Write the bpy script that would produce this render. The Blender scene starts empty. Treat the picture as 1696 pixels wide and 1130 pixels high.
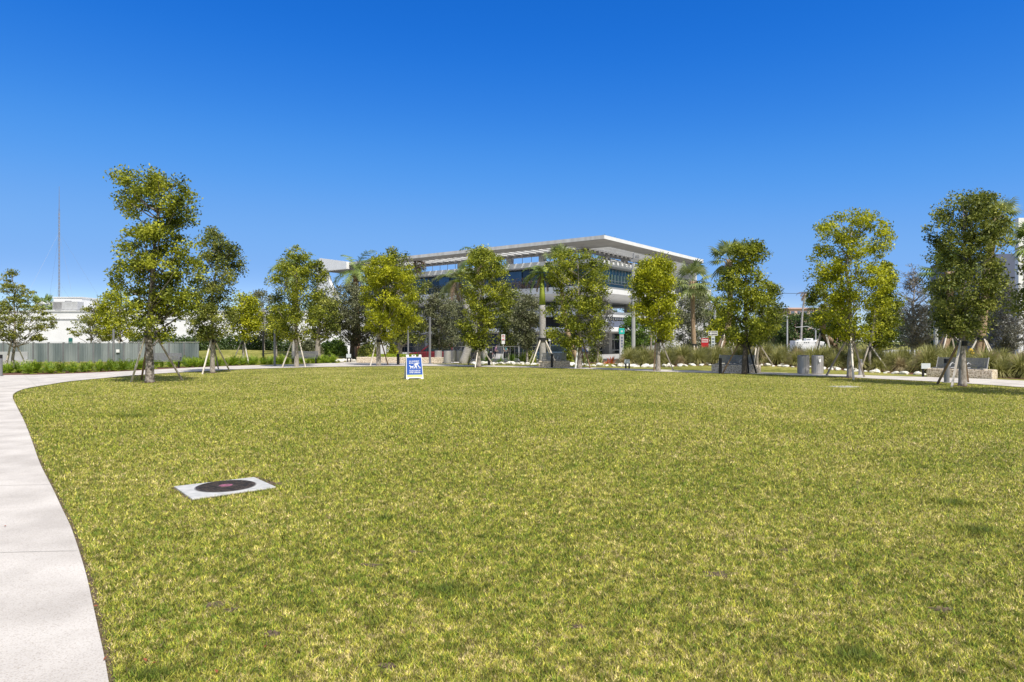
import bpy, bmesh, math, random
import numpy as np
from mathutils import Vector, Matrix
from mathutils.geometry import tessellate_polygon
rng = np.random.default_rng(7); random.seed(7)
SC = bpy.context.scene; COL = SC.collection
# ---------------------------------------------------------------- camera
H = 1.7; F = 1130.67; CX = 848.0; HY = 565.0
cam = bpy.data.cameras.new('camera'); cam.lens = 24; cam.sensor_width = 36
cam.clip_end = 3000; cam.clip_start = 0.05
co = bpy.data.objects.new('camera', cam); COL.objects.link(co)
co.location = (0, 0, H); co.rotation_euler = (math.radians(90), 0, 0); SC.camera = co
# ---------------------------------------------------------------- sky, sun, exposure
SUN_EL, SUN_ROT = math.radians(56), math.radians(150)
w = bpy.data.worlds.new('World'); SC.world = w; w.use_nodes = True
nt = w.node_tree; nt.nodes.clear()
sky = nt.nodes.new('ShaderNodeTexSky'); sky.sky_type = 'NISHITA'; sky.sun_disc = False
sky.sun_elevation = SUN_EL; sky.sun_rotation = SUN_ROT
sky.air_density = 0.6; sky.dust_density = 0; sky.ozone_density = 6.0; sky.altitude = 0
K_ = 0.12*2**0.35/2
def vmul(k):
    v = nt.nodes.new('ShaderNodeVectorMath'); v.operation = 'SCALE'; v.inputs['Scale'].default_value = k; return v
v1 = vmul(K_); v2 = vmul(1/K_); cu = nt.nodes.new('ShaderNodeRGBCurve')      # colour response of the clear sky
for i_, pts_ in enumerate(([(.0445,.006),(.057,.015),(.081,.042),(.121,.085),(.2,.13),(.35,.33),(1,1)], [(.087,.078),(.11,.106),(.16,.165),(.23,.21),(.358,.255),(.5,.42),(1,1)], [(.196,.332),(.245,.38),(.33,.43),(.45,.45),(.6,.48),(1,.92)])):
    c_ = cu.mapping.curves[i_]; c_.points[1].location = pts_[-1]
    for p_ in pts_[:-1]: c_.points.new(*p_)
cu.mapping.update()
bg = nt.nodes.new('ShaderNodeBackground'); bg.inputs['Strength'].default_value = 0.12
wo = nt.nodes.new('ShaderNodeOutputWorld')
nt.links.new(sky.outputs[0], v1.inputs[0]); nt.links.new(v1.outputs[0], cu.inputs['Color']); nt.links.new(cu.outputs[0], v2.inputs[0]); 
geo = nt.nodes.new('ShaderNodeTexCoord'); dp = nt.nodes.new('ShaderNodeVectorMath'); dp.operation = 'DOT_PRODUCT'      # pale glow added to the sky sunward, out of view, for neutral shade fill
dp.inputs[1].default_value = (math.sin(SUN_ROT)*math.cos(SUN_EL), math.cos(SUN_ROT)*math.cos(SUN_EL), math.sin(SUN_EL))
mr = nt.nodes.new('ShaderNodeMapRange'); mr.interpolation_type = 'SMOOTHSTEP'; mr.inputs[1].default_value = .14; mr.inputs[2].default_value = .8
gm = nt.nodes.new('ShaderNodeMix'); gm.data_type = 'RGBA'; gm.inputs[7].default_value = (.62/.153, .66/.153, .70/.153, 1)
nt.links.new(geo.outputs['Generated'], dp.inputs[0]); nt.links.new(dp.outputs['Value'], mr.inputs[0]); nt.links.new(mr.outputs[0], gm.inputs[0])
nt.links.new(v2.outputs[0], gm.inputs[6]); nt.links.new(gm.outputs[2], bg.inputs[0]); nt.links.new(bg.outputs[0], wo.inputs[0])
sl = bpy.data.lights.new('sun', 'SUN'); sl.energy = 4.3; sl.angle = math.radians(0.5); sl.color = (1, .95, .88)
so = bpy.data.objects.new('sun', sl); COL.objects.link(so)
sd = Vector((math.sin(SUN_ROT)*math.cos(SUN_EL), math.cos(SUN_ROT)*math.cos(SUN_EL), math.sin(SUN_EL)))
so.rotation_euler = sd.to_track_quat('Z', 'Y').to_euler(); so.location = (0, -10, 30)
SC.view_settings.view_transform = 'Standard'; SC.view_settings.look = 'None'
SC.view_settings.exposure = 0.35; SC.view_settings.gamma = 1.0
# ---------------------------------------------------------------- pixel -> world
def G(px, py):
    Y = H*F/(py-HY); return ((px-CX)*Y/F, Y)
def XY(px, Y): return ((px-CX)*Y/F, Y)
def ZH(py, Y): return H + (HY-py)*Y/F
def smooth(a, b, x):
    t = np.clip((x-a)/(b-a), 0, 1); return t*t*(3-2*t)
def gz(x, y):
    x = np.asarray(x, float); y = np.asarray(y, float)
    z = -0.5*smooth(50, 64, y)
    z = z + 1.35*np.exp(-((x+27)/13)**2-((y-66)/8)**2)
    bx = smooth(8, 14, x)*smooth(39, 47, y+.55*x-6)*(1-smooth(52, 60, y))
    return z + .35*bx
# ---------------------------------------------------------------- materials
MATS = {}
def mat(name, c1, c2=None, scale=5.0, rough=.8, metal=0.0, bump=0.0, spec=.3, stretch=None, detail=4, lo=.35, hi=.65):
    if name in MATS: return MATS[name]
    m = bpy.data.materials.new(name); m.use_nodes = True; n = m.node_tree; b = n.nodes['Principled BSDF']
    b.inputs['Roughness'].default_value = rough; b.inputs['Metallic'].default_value = metal
    b.inputs['Specular IOR Level'].default_value = spec
    if c2 is None: c2 = tuple(v*.82 for v in c1)
    tc = n.nodes.new('ShaderNodeTexCoord'); mp = n.nodes.new('ShaderNodeMapping')
    if stretch: mp.inputs['Scale'].default_value = stretch
    nz = n.nodes.new('ShaderNodeTexNoise'); nz.inputs['Scale'].default_value = scale; nz.inputs['Detail'].default_value = detail
    cr = n.nodes.new('ShaderNodeValToRGB'); cr.color_ramp.elements[0].position = lo; cr.color_ramp.elements[1].position = hi
    cr.color_ramp.elements[0].color = (*c1, 1); cr.color_ramp.elements[1].color = (*c2, 1)
    n.links.new(tc.outputs['Object'], mp.inputs[0]); n.links.new(mp.outputs[0], nz.inputs['Vector'])
    n.links.new(nz.outputs['Fac'], cr.inputs[0]); n.links.new(cr.outputs[0], b.inputs['Base Color'])
    if bump:
        bp = n.nodes.new('ShaderNodeBump'); bp.inputs['Strength'].default_value = bump; bp.inputs['Distance'].default_value = .03
        n.links.new(nz.outputs['Fac'], bp.inputs['Height']); n.links.new(bp.outputs[0], b.inputs['Normal'])
    MATS[name] = m; return m
def leafmat(name, dark, mid, light, trans=.3, rough=.5, cl=1.1):
    m = bpy.data.materials.new(name); m.use_nodes = True; n = m.node_tree; b = n.nodes['Principled BSDF']
    b.inputs['Roughness'].default_value = rough; b.inputs['Specular IOR Level'].default_value = .35
    ge = n.nodes.new('ShaderNodeNewGeometry'); tc = n.nodes.new('ShaderNodeTexCoord')
    nz = n.nodes.new('ShaderNodeTexNoise'); nz.inputs['Scale'].default_value = cl; nz.inputs['Detail'].default_value = 2
    n.links.new(tc.outputs['Object'], nz.inputs['Vector'])
    ad = n.nodes.new('ShaderNodeMath'); ad.operation = 'MULTIPLY_ADD'; ad.inputs[1].default_value = .55
    sb = n.nodes.new('ShaderNodeMath'); sb.operation = 'MULTIPLY_ADD'; sb.inputs[1].default_value = 1.5; sb.inputs[2].default_value = -.52
    n.links.new(nz.outputs['Fac'], sb.inputs[0]); n.links.new(ge.outputs['Random Per Island'], ad.inputs[0]); n.links.new(sb.outputs[0], ad.inputs[2])
    cr = n.nodes.new('ShaderNodeValToRGB'); e = cr.color_ramp.elements
    e[0].position = .08; e[0].color = (*dark, 1); e[1].position = .92; e[1].color = (*light, 1)
    k = e.new(.5); k.color = (*mid, 1)
    n.links.new(ad.outputs[0], cr.inputs[0]); n.links.new(cr.outputs[0], b.inputs['Base Color'])
    tr = n.nodes.new('ShaderNodeBsdfTranslucent'); n.links.new(cr.outputs[0], tr.inputs[0])
    mx = n.nodes.new('ShaderNodeMixShader'); mx.inputs[0].default_value = trans
    n.links.new(b.outputs[0], mx.inputs[1]); n.links.new(tr.outputs[0], mx.inputs[2])
    n.links.new(mx.outputs[0], n.nodes['Material Output'].inputs[0]); return m
M = {}
M['leaf_yel'] = leafmat('leaf_yellow_green', (.07,.10,.008), (.34,.37,.012), (.72,.70,.04), .36)
M['leaf_mid'] = leafmat('leaf_mid_green', (.04,.06,.008), (.21,.25,.016), (.60,.60,.06), .33)
M['leaf_dark'] = leafmat('leaf_dark_green', (.03,.045,.01), (.155,.19,.026), (.48,.48,.10), .3)
M['leaf_olive'] = leafmat('leaf_grey_olive', (.075,.085,.04), (.17,.185,.09), (.34,.34,.19), .25)
M['leaf_silver'] = leafmat('leaf_silver_grey', (.11,.11,.09), (.21,.21,.18), (.34,.33,.29), .15)
M['leaf_bright'] = leafmat('leaf_bright_green', (.05,.10,.015), (.13,.22,.025), (.25,.35,.05), .35)
M['leaf_far'] = leafmat('leaf_far_green', (.035,.065,.02), (.08,.13,.03), (.15,.2,.055), .2, cl=.25)
M['leaf_sparse'] = leafmat('leaf_sparse_olive', (.10,.125,.02), (.25,.28,.045), (.44,.41,.09), .4)
M['palm'] = leafmat('palm_green', (.07,.11,.025), (.21,.29,.06), (.45,.52,.16), .3)
M['palm_pale'] = leafmat('palm_pale_green', (.12,.16,.05), (.27,.32,.11), (.45,.47,.22), .3)
M['palm_dead'] = leafmat('palm_dead_brown', (.14,.09,.06), (.26,.18,.12), (.4,.3,.2), .15)
M['tussock'] = leafmat('tussock_green', (.14,.15,.035), (.29,.29,.08), (.5,.45,.2), .35, cl=.5)
M['tussock_dry'] = leafmat('tussock_dry', (.22,.17,.08), (.4,.32,.17), (.58,.5,.28), .3, cl=.5)
M['fern'] = leafmat('fern_green', (.08,.14,.012), (.22,.33,.02), (.5,.54,.04), .4, cl=.4)
M['brom'] = leafmat('bromeliad_green', (.12,.18,.03), (.28,.34,.06), (.5,.5,.12), .3)
M['brom_pale'] = leafmat('agave_pale', (.3,.32,.12), (.45,.45,.2), (.6,.58,.32), .2)
M['brom_red'] = leafmat('bromeliad_red', (.25,.05,.02), (.5,.12,.03), (.6,.22,.05), .3)
M['bark'] = mat('bark_grey', (.2,.17,.14), (.4,.36,.31), 14, .9, bump=.6, stretch=(1,1,.5))
M['bark_dark'] = mat('bark_dark', (.06,.05,.04), (.13,.11,.09), 12, .9, bump=.5)
M['bark_mottled'] = mat('bark_mottled', (.07,.055,.045), (.36,.32,.28), 9, .9, bump=.6)
M['royal'] = mat('palm_trunk_grey', (.3,.28,.26), (.42,.4,.38), 5, .8, stretch=(1,1,3), bump=.2)
M['royal_br'] = mat('palm_trunk_orange', (.32,.13,.06), (.42,.3,.22), 4, .8, stretch=(2,2,1))
M['sabal'] = mat('palm_trunk_brown', (.26,.17,.10), (.42,.31,.21), 10, .9, bump=.5, stretch=(1,1,3))
M['shaft'] = mat('crownshaft_green', (.3,.38,.04), (.36,.42,.07), 3, .5)
M['timber'] = mat('timber_pale', (.52,.46,.38), (.7,.64,.56), 6, .8, stretch=(1,1,.15))
M['timber_br'] = mat('timber_brown', (.2,.13,.08), (.3,.21,.13), 6, .8, stretch=(1,1,.15))
M['timber_grey'] = mat('timber_grey', (.28,.24,.2), (.42,.37,.32), 6, .8, stretch=(1,1,.15))
M['strap'] = mat('strap_black', (.03,.03,.03), rough=.7)
M['mulch'] = mat('mulch', (.09,.045,.03), (.2,.1,.07), 30, 1, bump=.8)
M['soil'] = mat('soil', (.07,.05,.03), (.17,.125,.075), 40, 1, bump=.8)
M['white'] = mat('white_render', (.74,.74,.73), (.68,.68,.67), .6, .8)
M['white_dim'] = mat('offwhite_render', (.6,.6,.6), (.54,.54,.54), .6, .8)
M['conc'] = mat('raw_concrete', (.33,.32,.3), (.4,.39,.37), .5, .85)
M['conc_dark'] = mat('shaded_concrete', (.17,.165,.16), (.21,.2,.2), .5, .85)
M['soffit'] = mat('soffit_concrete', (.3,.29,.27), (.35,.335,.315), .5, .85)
M['fascia'] = mat('fascia_streaked', (.46,.45,.43), (.6,.59,.57), 1.2, .85, stretch=(1,1,.1))
M['glass_blue'] = mat('glass_blue', (.02,.06,.14), (.05,.13,.26), .3, .12, spec=.6, stretch=(.6,.6,.1))
M['glass_dark'] = mat('glass_dark', (.012,.02,.028), (.02,.035,.05), .5, .1, spec=.6)
M['glass_teal'] = mat('glass_teal', (.02,.08,.12), (.03,.12,.17), .5, .15, spec=.5)
M['curtain'] = mat('curtain_pale', (.3,.46,.44), (.36,.52,.5), 2, .4)
M['steel'] = mat('brushed_steel', (.42,.4,.38), (.52,.5,.48), 40, .45, .35, stretch=(1,1,.05))
M['steel_d'] = mat('slatted_grey_metal', (.2,.2,.21), (.26,.26,.27), 20, .4, .5)
M['black'] = mat('black_metal', (.02,.02,.022), rough=.5)
M['pole'] = mat('grey_pole', (.2,.2,.21), (.26,.26,.27), 2, .5, .3)
M['pole_l'] = mat('pale_galvanised', (.42,.42,.42), (.5,.5,.5), 2, .5, .2)
M['plastic'] = mat('white_plastic', (.82,.82,.8), (.78,.78,.76), 3, .5)
M['blue'] = mat('sign_blue', (.016,.08,.37), (.02,.09,.40), 2, .45)
M['lime'] = mat('sign_lime', (.68,.76,.2), (.64,.72,.2), 2, .5)
M['wht'] = mat('print_white', (.85,.85,.85), rough=.5)
M['red'] = mat('sign_red', (.6,.03,.04), (.55,.03,.04), 2, .5)
M['teal'] = mat('sign_teal', (.02,.42,.36), (.03,.5,.42), 2, .5)
M['door_green'] = mat('door_green', (.02,.12,.10), (.03,.15,.12), 2, .5)
M['plaque'] = mat('plaque_grey', (.5,.55,.56), (.58,.62,.62), 2, .4)
M['stone'] = mat('coral_stone', (.34,.26,.17), (.76,.66,.52), 14, .95, bump=.7, lo=.38, hi=.56)
M['rock'] = mat('limestone_rock', (.55,.52,.45), (.8,.78,.72), 5, .95, bump=.7)
M['fence_gl'] = mat('fence_grey_green', (.13,.16,.165), (.30,.33,.33), 1.2, .35, stretch=(1,1,.15), spec=.4)
M['car_red'] = mat('car_maroon', (.17,.018,.028), rough=.25, spec=.6)
M['car_black'] = mat('car_black', (.015,.017,.02), rough=.25, spec=.6)
M['car_blue'] = mat('car_dark_blue', (.02,.05,.09), rough=.25, spec=.6)
M['car_plum'] = mat('car_dark_plum', (.06,.03,.05), rough=.25, spec=.6)
M['car_white'] = mat('car_white', (.75,.75,.75), rough=.3, spec=.6)
M['tyre'] = mat('tyre_rubber', (.02,.02,.02), rough=.9)
M['lamp'] = mat('car_lamp', (.6,.6,.58), rough=.2)
M['tail'] = mat('tail_lamp', (.45,.02,.02), rough=.2)
M['orange'] = mat('orange_tile', (.6,.2,.07), (.5,.16,.05), 4, .8)
M['pink'] = mat('pink_render', (.62,.42,.38), (.56,.38,.34), .3, .85)
M['pinkband'] = mat('pink_kerb', (.6,.3,.26), (.55,.27,.24), 2, .8)
M['slate'] = mat('slate_panel', (.12,.14,.2), (.14,.16,.22), .3, .6)
M['yellow'] = mat('hydrant_yellow', (.7,.45,.02), rough=.5)
M['skin'] = mat('skin', (.5,.3,.2), rough=.6)
M['cloth_p'] = mat('cloth_mauve', (.3,.16,.27), rough=.9)
M['cloth_d'] = mat('cloth_dark', (.04,.045,.06), rough=.9)
M['cloth_t'] = mat('cloth_teal', (.1,.28,.3), rough=.9)
M['denim'] = mat('cloth_denim', (.06,.12,.16), rough=.9)
M['hair'] = mat('hair_auburn', (.2,.05,.02), rough=.7)
M['hair_d'] = mat('hair_dark', (.04,.025,.02), rough=.7)
M['asphalt'] = mat('asphalt', (.045,.045,.047), (.065,.065,.066), 8, .9)
M['joint'] = mat('joint_grey', (.3,.28,.26), (.38,.36,.33), 20, .95)
M['iron'] = mat('cast_iron', (.035,.032,.03), (.10,.075,.06), 24, .8, .2, bump=.4, lo=.42, hi=.7)
M['pinkpaint'] = mat('pink_paint', (.36,.12,.19), (.13,.06,.07), 30, .8)
M['padconc'] = mat('pad_concrete', (.38,.38,.37), (.5,.495,.48), 10, .9, bump=.15)

def m_path():
    m = mat('path_concrete', (.45,.415,.375), (.60,.56,.51), 1.3, .9, bump=0, detail=6)
    n = m.node_tree; b = n.nodes['Principled BSDF']; cr = [x for x in n.nodes if x.type == 'VALTORGB'][0]
    tc = [x for x in n.nodes if x.type == 'TEX_COORD'][0]
    f = n.nodes.new('ShaderNodeTexNoise'); f.inputs['Scale'].default_value = 110; f.inputs['Detail'].default_value = 3
    n.links.new(tc.outputs['Object'], f.inputs['Vector'])
    r2 = n.nodes.new('ShaderNodeValToRGB'); r2.color_ramp.elements[0].position = .3; r2.color_ramp.elements[1].position = .5
    r2.color_ramp.elements[0].color = (.72,.69,.66,1); r2.color_ramp.elements[1].color = (1,1,1,1)
    mx = n.nodes.new('ShaderNodeMix'); mx.data_type = 'RGBA'; mx.blend_type = 'MULTIPLY'; mx.inputs[0].default_value = 1
    n.links.new(f.outputs['Fac'], r2.inputs[0]); n.links.new(cr.outputs[0], mx.inputs[6]); n.links.new(r2.outputs[0], mx.inputs[7])
    n.links.new(mx.outputs[2], b.inputs['Base Color'])
    bp = n.nodes.new('ShaderNodeBump'); bp.inputs['Strength'].default_value = .35; bp.inputs['Distance'].default_value = .01
    n.links.new(f.outputs['Fac'], bp.inputs['Height']); n.links.new(bp.outputs[0], b.inputs['Normal']); return m
M['path'] = m_path()
def m_turf():
    m = bpy.data.materials.new('turf'); m.use_nodes = True; n = m.node_tree; b = n.nodes['Principled BSDF']
    b.inputs['Roughness'].default_value = .95; b.inputs['Specular IOR Level'].default_value = .1
    tc = n.nodes.new('ShaderNodeTexCoord')
    def noise(s, d, st=None):
        x = n.nodes.new('ShaderNodeTexNoise'); x.inputs['Scale'].default_value = s; x.inputs['Detail'].default_value = d
        if st:
            mp = n.nodes.new('ShaderNodeMapping'); mp.inputs['Scale'].default_value = st
            n.links.new(tc.outputs['Object'], mp.inputs[0]); n.links.new(mp.outputs[0], x.inputs['Vector'])
        else: n.links.new(tc.outputs['Object'], x.inputs['Vector'])
        return x.outputs['Fac']
    def mth(op, a, b_, c=None):
        x = n.nodes.new('ShaderNodeMath'); x.operation = op
        for i, v in enumerate((a, b_, c)):
            if v is None: continue
            if isinstance(v, (int, float)): x.inputs[i].default_value = v
            else: n.links.new(v, x.inputs[i])
        return x.outputs[0]
    big = noise(.35, 4); med = noise(3.0, 5); fine = noise(38, 4); vf = noise(120, 2)
    s = mth('MULTIPLY_ADD', med, .55, mth('MULTIPLY_ADD', fine, .75, mth('MULTIPLY_ADD', big, .6, mth('MULTIPLY_ADD', vf, .5, -.72))))
    cr = n.nodes.new('ShaderNodeValToRGB'); e = cr.color_ramp.elements
    e[0].position = .2; e[0].color = (.075,.08,.02,1); e[1].position = .8; e[1].color = (.50,.42,.2,1)
    for p, c in ((.36, (.13,.14,.03)), (.5, (.235,.23,.05)), (.64, (.33,.30,.09))):
        k = e.new(p); k.color = (*c, 1)
    n.links.new(s, cr.inputs[0]); n.links.new(cr.outputs[0], b.inputs['Base Color'])
    bp = n.nodes.new('ShaderNodeBump'); bp.inputs['Strength'].default_value = .8; bp.inputs['Distance'].default_value = .03
    n.links.new(fine, bp.inputs['Height']); n.links.new(bp.outputs[0], b.inputs['Normal']); return m
M['turf'] = m_turf()
# ---------------------------------------------------------------- mesh helpers
class MB:
    def __init__(s): s.v = []; s.f = []
    def add(s, vs, fs, mtx=None):
        o = len(s.v)
        s.v += [tuple(mtx @ Vector(p)) for p in vs] if mtx else [tuple(p) for p in vs]
        s.f += [tuple(i+o for i in f) for f in fs]; return s
    def box(s, x0, x1, y0, y1, z0, z1, mtx=None):
        v = [(x0,y0,z0),(x1,y0,z0),(x1,y1,z0),(x0,y1,z0),(x0,y0,z1),(x1,y0,z1),(x1,y1,z1),(x0,y1,z1)]
        return s.add(v, [(0,3,2,1),(4,5,6,7),(0,1,5,4),(1,2,6,5),(2,3,7,6),(3,0,4,7)], mtx)
    def tube(s, pts, rad, n=6, caps=True):
        pts = [Vector(p) for p in pts]; o = len(s.v)
        if not hasattr(rad, '__len__'): rad = [rad]*len(pts)
        for i, p in enumerate(pts):
            d = (pts[min(i+1, len(pts)-1)]-pts[max(i-1, 0)]).normalized()
            a = d.orthogonal().normalized() if abs(d.z) < .9 else Vector((1,0,0)).cross(d).normalized()
            if abs(d.z) >= .9: a = (Vector((1,0,0))-d*d.x).normalized()
            b = d.cross(a)
            for k in range(n):
                t = 2*math.pi*k/n; q = p+(a*math.cos(t)+b*math.sin(t))*rad[i]; s.v.append(tuple(q))
        for i in range(len(pts)-1):
            for k in range(n):
                k2 = (k+1) % n; s.f.append((o+i*n+k, o+i*n+k2, o+(i+1)*n+k2, o+(i+1)*n+k))
        if caps:
            s.f.append(tuple(o+k for k in range(n))[::-1]); s.f.append(tuple(o+(len(pts)-1)*n+k for k in range(n)))
        return s
    def prism(s, poly, y0, y1, mtx=None):   # polygon in x,z extruded in y
        n = len(poly); v = [(p[0], y0, p[1]) for p in poly]+[(p[0], y1, p[1]) for p in poly]
        f = [tuple(range(n)), tuple(range(n, 2*n))[::-1]]+[((i+1) % n, i, n+i, n+(i+1) % n) for i in range(n)]
        return s.add(v, f, mtx)
    def lathe(s, prof, n=20, c=(0,0)):
        o = len(s.v)
        for r, z in prof:
            for k in range(n): t = 2*math.pi*k/n; s.v.append((c[0]+r*math.cos(t), c[1]+r*math.sin(t), z))
        for i in range(len(prof)-1):
            for k in range(n): k2 = (k+1) % n; s.f.append((o+i*n+k, o+i*n+k2, o+(i+1)*n+k2, o+(i+1)*n+k))
        s.f.append(tuple(o+k for k in range(n))[::-1]); s.f.append(tuple(o+(len(prof)-1)*n+k for k in range(n))); return s
    def build(s, name, m, parent=None, bevel=0, smooth_=False):
        me = bpy.data.meshes.new(name); me.from_pydata(s.v, [], s.f)
        me.materials.append(m)
        if smooth_: me.polygons.foreach_set('use_smooth', [True]*len(me.polygons))
        o = bpy.data.objects.new(name, me); COL.objects.link(o)
        if parent: o.parent = parent
        if bevel:
            bv = o.modifiers.new('bevel', 'BEVEL'); bv.width = bevel; bv.segments = 2; bv.limit_method = 'ANGLE'
        return o
def npmesh(name, verts, k, m, parent=None, attr=None):   # verts (N*k,3), faces of k verts each
    nv = len(verts); nf = nv//k; me = bpy.data.meshes.new(name)
    me.vertices.add(nv); me.vertices.foreach_set('co', np.ascontiguousarray(verts, dtype=np.float32).ravel())
    me.loops.add(nv); me.loops.foreach_set('vertex_index', np.arange(nv, dtype=np.int32))
    me.polygons.add(nf); me.polygons.foreach_set('loop_start', np.arange(0, nv, k, dtype=np.int32))
    try: me.polygons.foreach_set('loop_total', np.full(nf, k, dtype=np.int32))
    except Exception: pass
    me.update(calc_edges=True)
    if attr is not None:
        a = me.color_attributes.new('Col', 'FLOAT_COLOR', 'POINT'); a.data.foreach_set('color', attr.astype(np.float32).ravel())
    me.materials.append(m)
    o = bpy.data.objects.new(name, me); COL.objects.link(o)
    if parent: o.parent = parent
    return o
def thing(name, label, cat, loc=(0,0,0), rz=0, group=None):
    o = bpy.data.objects.new(name, None); COL.objects.link(o); o.location = loc; o.rotation_euler = (0,0,rz)
    o.empty_display_size = .2
    o['label'] = label; o['category'] = cat
    if group: o['group'] = group
    return o
def tag(o, label, cat, group=None):
    o['label'] = label; o['category'] = cat
    if group: o['group'] = group
    return o
def copy_tree(o, parent=None):
    c = o.copy(); COL.objects.link(c); c.parent = parent
    for ch in list(o.children): copy_tree(ch, c)
    return c
def struct(o): o['kind'] = 'structure'; return o
def txt(s, size, m, parent, loc, rot=(math.pi/2,0,0), name='lettering', bold=.0, width=None):
    cu = bpy.data.curves.new(name, 'FONT'); cu.body = s; cu.size = size; cu.align_x = 'CENTER'; cu.align_y = 'CENTER'
    cu.extrude = .001; cu.offset = bold
    t = bpy.data.objects.new('tmp', cu); COL.objects.link(t)
    bpy.context.view_layer.update()
    me = bpy.data.meshes.new_from_object(t.evaluated_get(bpy.context.evaluated_depsgraph_get()))
    bpy.data.objects.remove(t)
    xs = [v.co.x for v in me.vertices]
    if width and xs:
        k = width/(max(xs)-min(xs))
        for v in me.vertices: v.co.x *= k
    me.materials.clear(); me.materials.append(m)
    o = bpy.data.objects.new(name, me); COL.objects.link(o); o.parent = parent; o.location = loc; o.rotation_euler = rot
    return o
def unit(v): return v/np.maximum(np.linalg.norm(v, axis=1, keepdims=True), 1e-9)
def leaf_verts(c, L, W, up=.5, hang=None):
    n = len(c); nrm = unit(rng.normal(size=(n,3))+np.array([0,0,up])); a = unit(np.cross(nrm, rng.normal(size=(n,3))))
    if hang is not None: a = unit(a+np.array([0,0,-hang])); 
    b = unit(np.cross(nrm, a)); L = (L*rng.uniform(.6,1.3,n))[:,None]; W = (W*rng.uniform(.6,1.3,n))[:,None]
    bend = nrm*L*.12
    v = np.empty((n,4,3)); v[:,0] = c-a*L/2-bend; v[:,1] = c+b*W/2-a*L*.05; v[:,2] = c+a*L/2-bend; v[:,3] = c-b*W/2-a*L*.05
    return v.reshape(-1,3)
# ---------------------------------------------------------------- ground
def sheet(name, pts, z, m, grid=None):
    vv = [Vector((float(p[0]), float(p[1]), float(gz(p[0], p[1]))+z)) for p in pts]
    bm = bmesh.new(); vs = [bm.verts.new(v) for v in vv]
    for t in tessellate_polygon([[Vector((v.x, v.y, 0)) for v in vv]]):
        try: bm.faces.new([vs[i] for i in t])
        except ValueError: pass
    bm.normal_update()
    for f in bm.faces:
        if f.normal.z < 0: f.normal_flip()
    me = bpy.data.meshes.new(name); bm.to_mesh(me); bm.free(); me.materials.append(m)
    o = bpy.data.objects.new(name, me); COL.objects.link(o); return struct(o)
def spline(P, k=6):
    P = [np.array(p, float) for p in P]; out = []
    for i in range(len(P)-1):
        p0 = P[max(i-1,0)]; p1 = P[i]; p2 = P[i+1]; p3 = P[min(i+2,len(P)-1)]
        for j in range(k):
            t = j/k; out.append(.5*((2*p1)+(-p0+p2)*t+(2*p0-5*p1+4*p2-p3)*t*t+(-p0+3*p1-3*p2+p3)*t**3))
    out.append(P[-1]); return out
xs = np.concatenate([[-1500,-700,-350,-200], np.linspace(-120,120,121), [200,350,700,1500]])
ys = np.concatenate([[-300,-80,-20], np.linspace(-4,140,97), [180,260,400,800,1800]])
gx, gy = np.meshgrid(xs, ys); zz = gz(gx, gy); nx = len(xs); g = MB()
g.v = list(zip(gx.ravel().tolist(), gy.ravel().tolist(), zz.ravel().tolist()))
g.f = [(j*nx+i, j*nx+i+1, (j+1)*nx+i+1, (j+1)*nx+i) for j in range(len(ys)-1) for i in range(nx-1)]
struct(g.build('ground', M['turf'], smooth_=True))
INNER = [(205,1330),(193,1220),(178,1124),(171,1086),(162,1045),(152,998),(143,958),(131,917),(117,876),(102,844),(90,818),(79,796),(65,767),(51,727),(40,699),(28,675),(21,659),(26,651),(45,644),(80,638),(120,632),(200,624.5),(270,619),(350,614.8),(400,612),(520,608.6),(620,607),(700,606.6),(800,608),(900,609.7),(1000,612.7),(1120,617),(1240,619.7),(1320,622.6),(1400,625),(1440,627.5),(1560,633.5),(1640,638.5),(1696,642.5),(1800,650),(1950,664)]
OUTER_L = [(-250,630),(-100,626),(0,622.5),(80,621),(200,616),(280,611.5),(350,608.3),(400,606.4),(480,604.3),(520,603.3),(560,601.3)]
OUTER_R = [(760,604.6),(800,606),(900,607.5),(1000,609.8),(1120,613.6),(1180,615),(1240,616.5),(1320,618.8),(1400,621.3),(1440,622.6),(1560,626),(1640,628.8),(1696,631.5),(1950,645)]
inner = spline([G(*p) for p in INNER], 5)
outl = spline([G(*p) for p in OUTER_L], 4); outr = spline([G(*p) for p in OUTER_R], 4)
plaza = [G(568,598.5), G(585,597), G(592,596), G(735,597), G(748,600.5)]
pathpoly = [np.array((-1.6,-3.))]+inner+outr[::-1]+[np.array(p) for p in plaza[::-1]]+outl[::-1]+[np.array((-32.,10.)), np.array((-14.,-3.))]
sheet('path', pathpoly, .022, M['path'])
# dark soil gap between path and lawn
def offset(P, d):
    out = []
    for i in range(len(P)):
        a = P[max(i-1,0)]; b = P[min(i+1,len(P)-1)]; t = b-a; t = t/np.linalg.norm(t); out.append(P[i]+d*np.array((t[1],-t[0])))
    return out
lin = [p for p in inner if p[1] < 45]
edge_in = [p for p in inner[:135]]
jit = [p+0 for p in offset(edge_in, .035)]
for i, p in enumerate(jit): jit[i] = p+np.array((random.uniform(-.01,.018), 0))
sheet('soil_edge', edge_in+jit[::-1], .0045, M['soil'])
lawnpoly = np.array([(p[0],p[1]) for p in inner]+[(45,8),(45,-12),(-1.5,-12)])
def inside(poly, x, y):
    c = np.zeros(len(x), bool); j = len(poly)-1
    for i in range(len(poly)):
        xi, yi = poly[i]; xj, yj = poly[j]
        cond = ((yi > y) != (yj > y)); 
        with np.errstate(divide='ignore', invalid='ignore'): xx = (xj-xi)*(y-yi)/(yj-yi+1e-12)+xi
        c ^= cond & (x < xx); j = i
    return c
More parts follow.
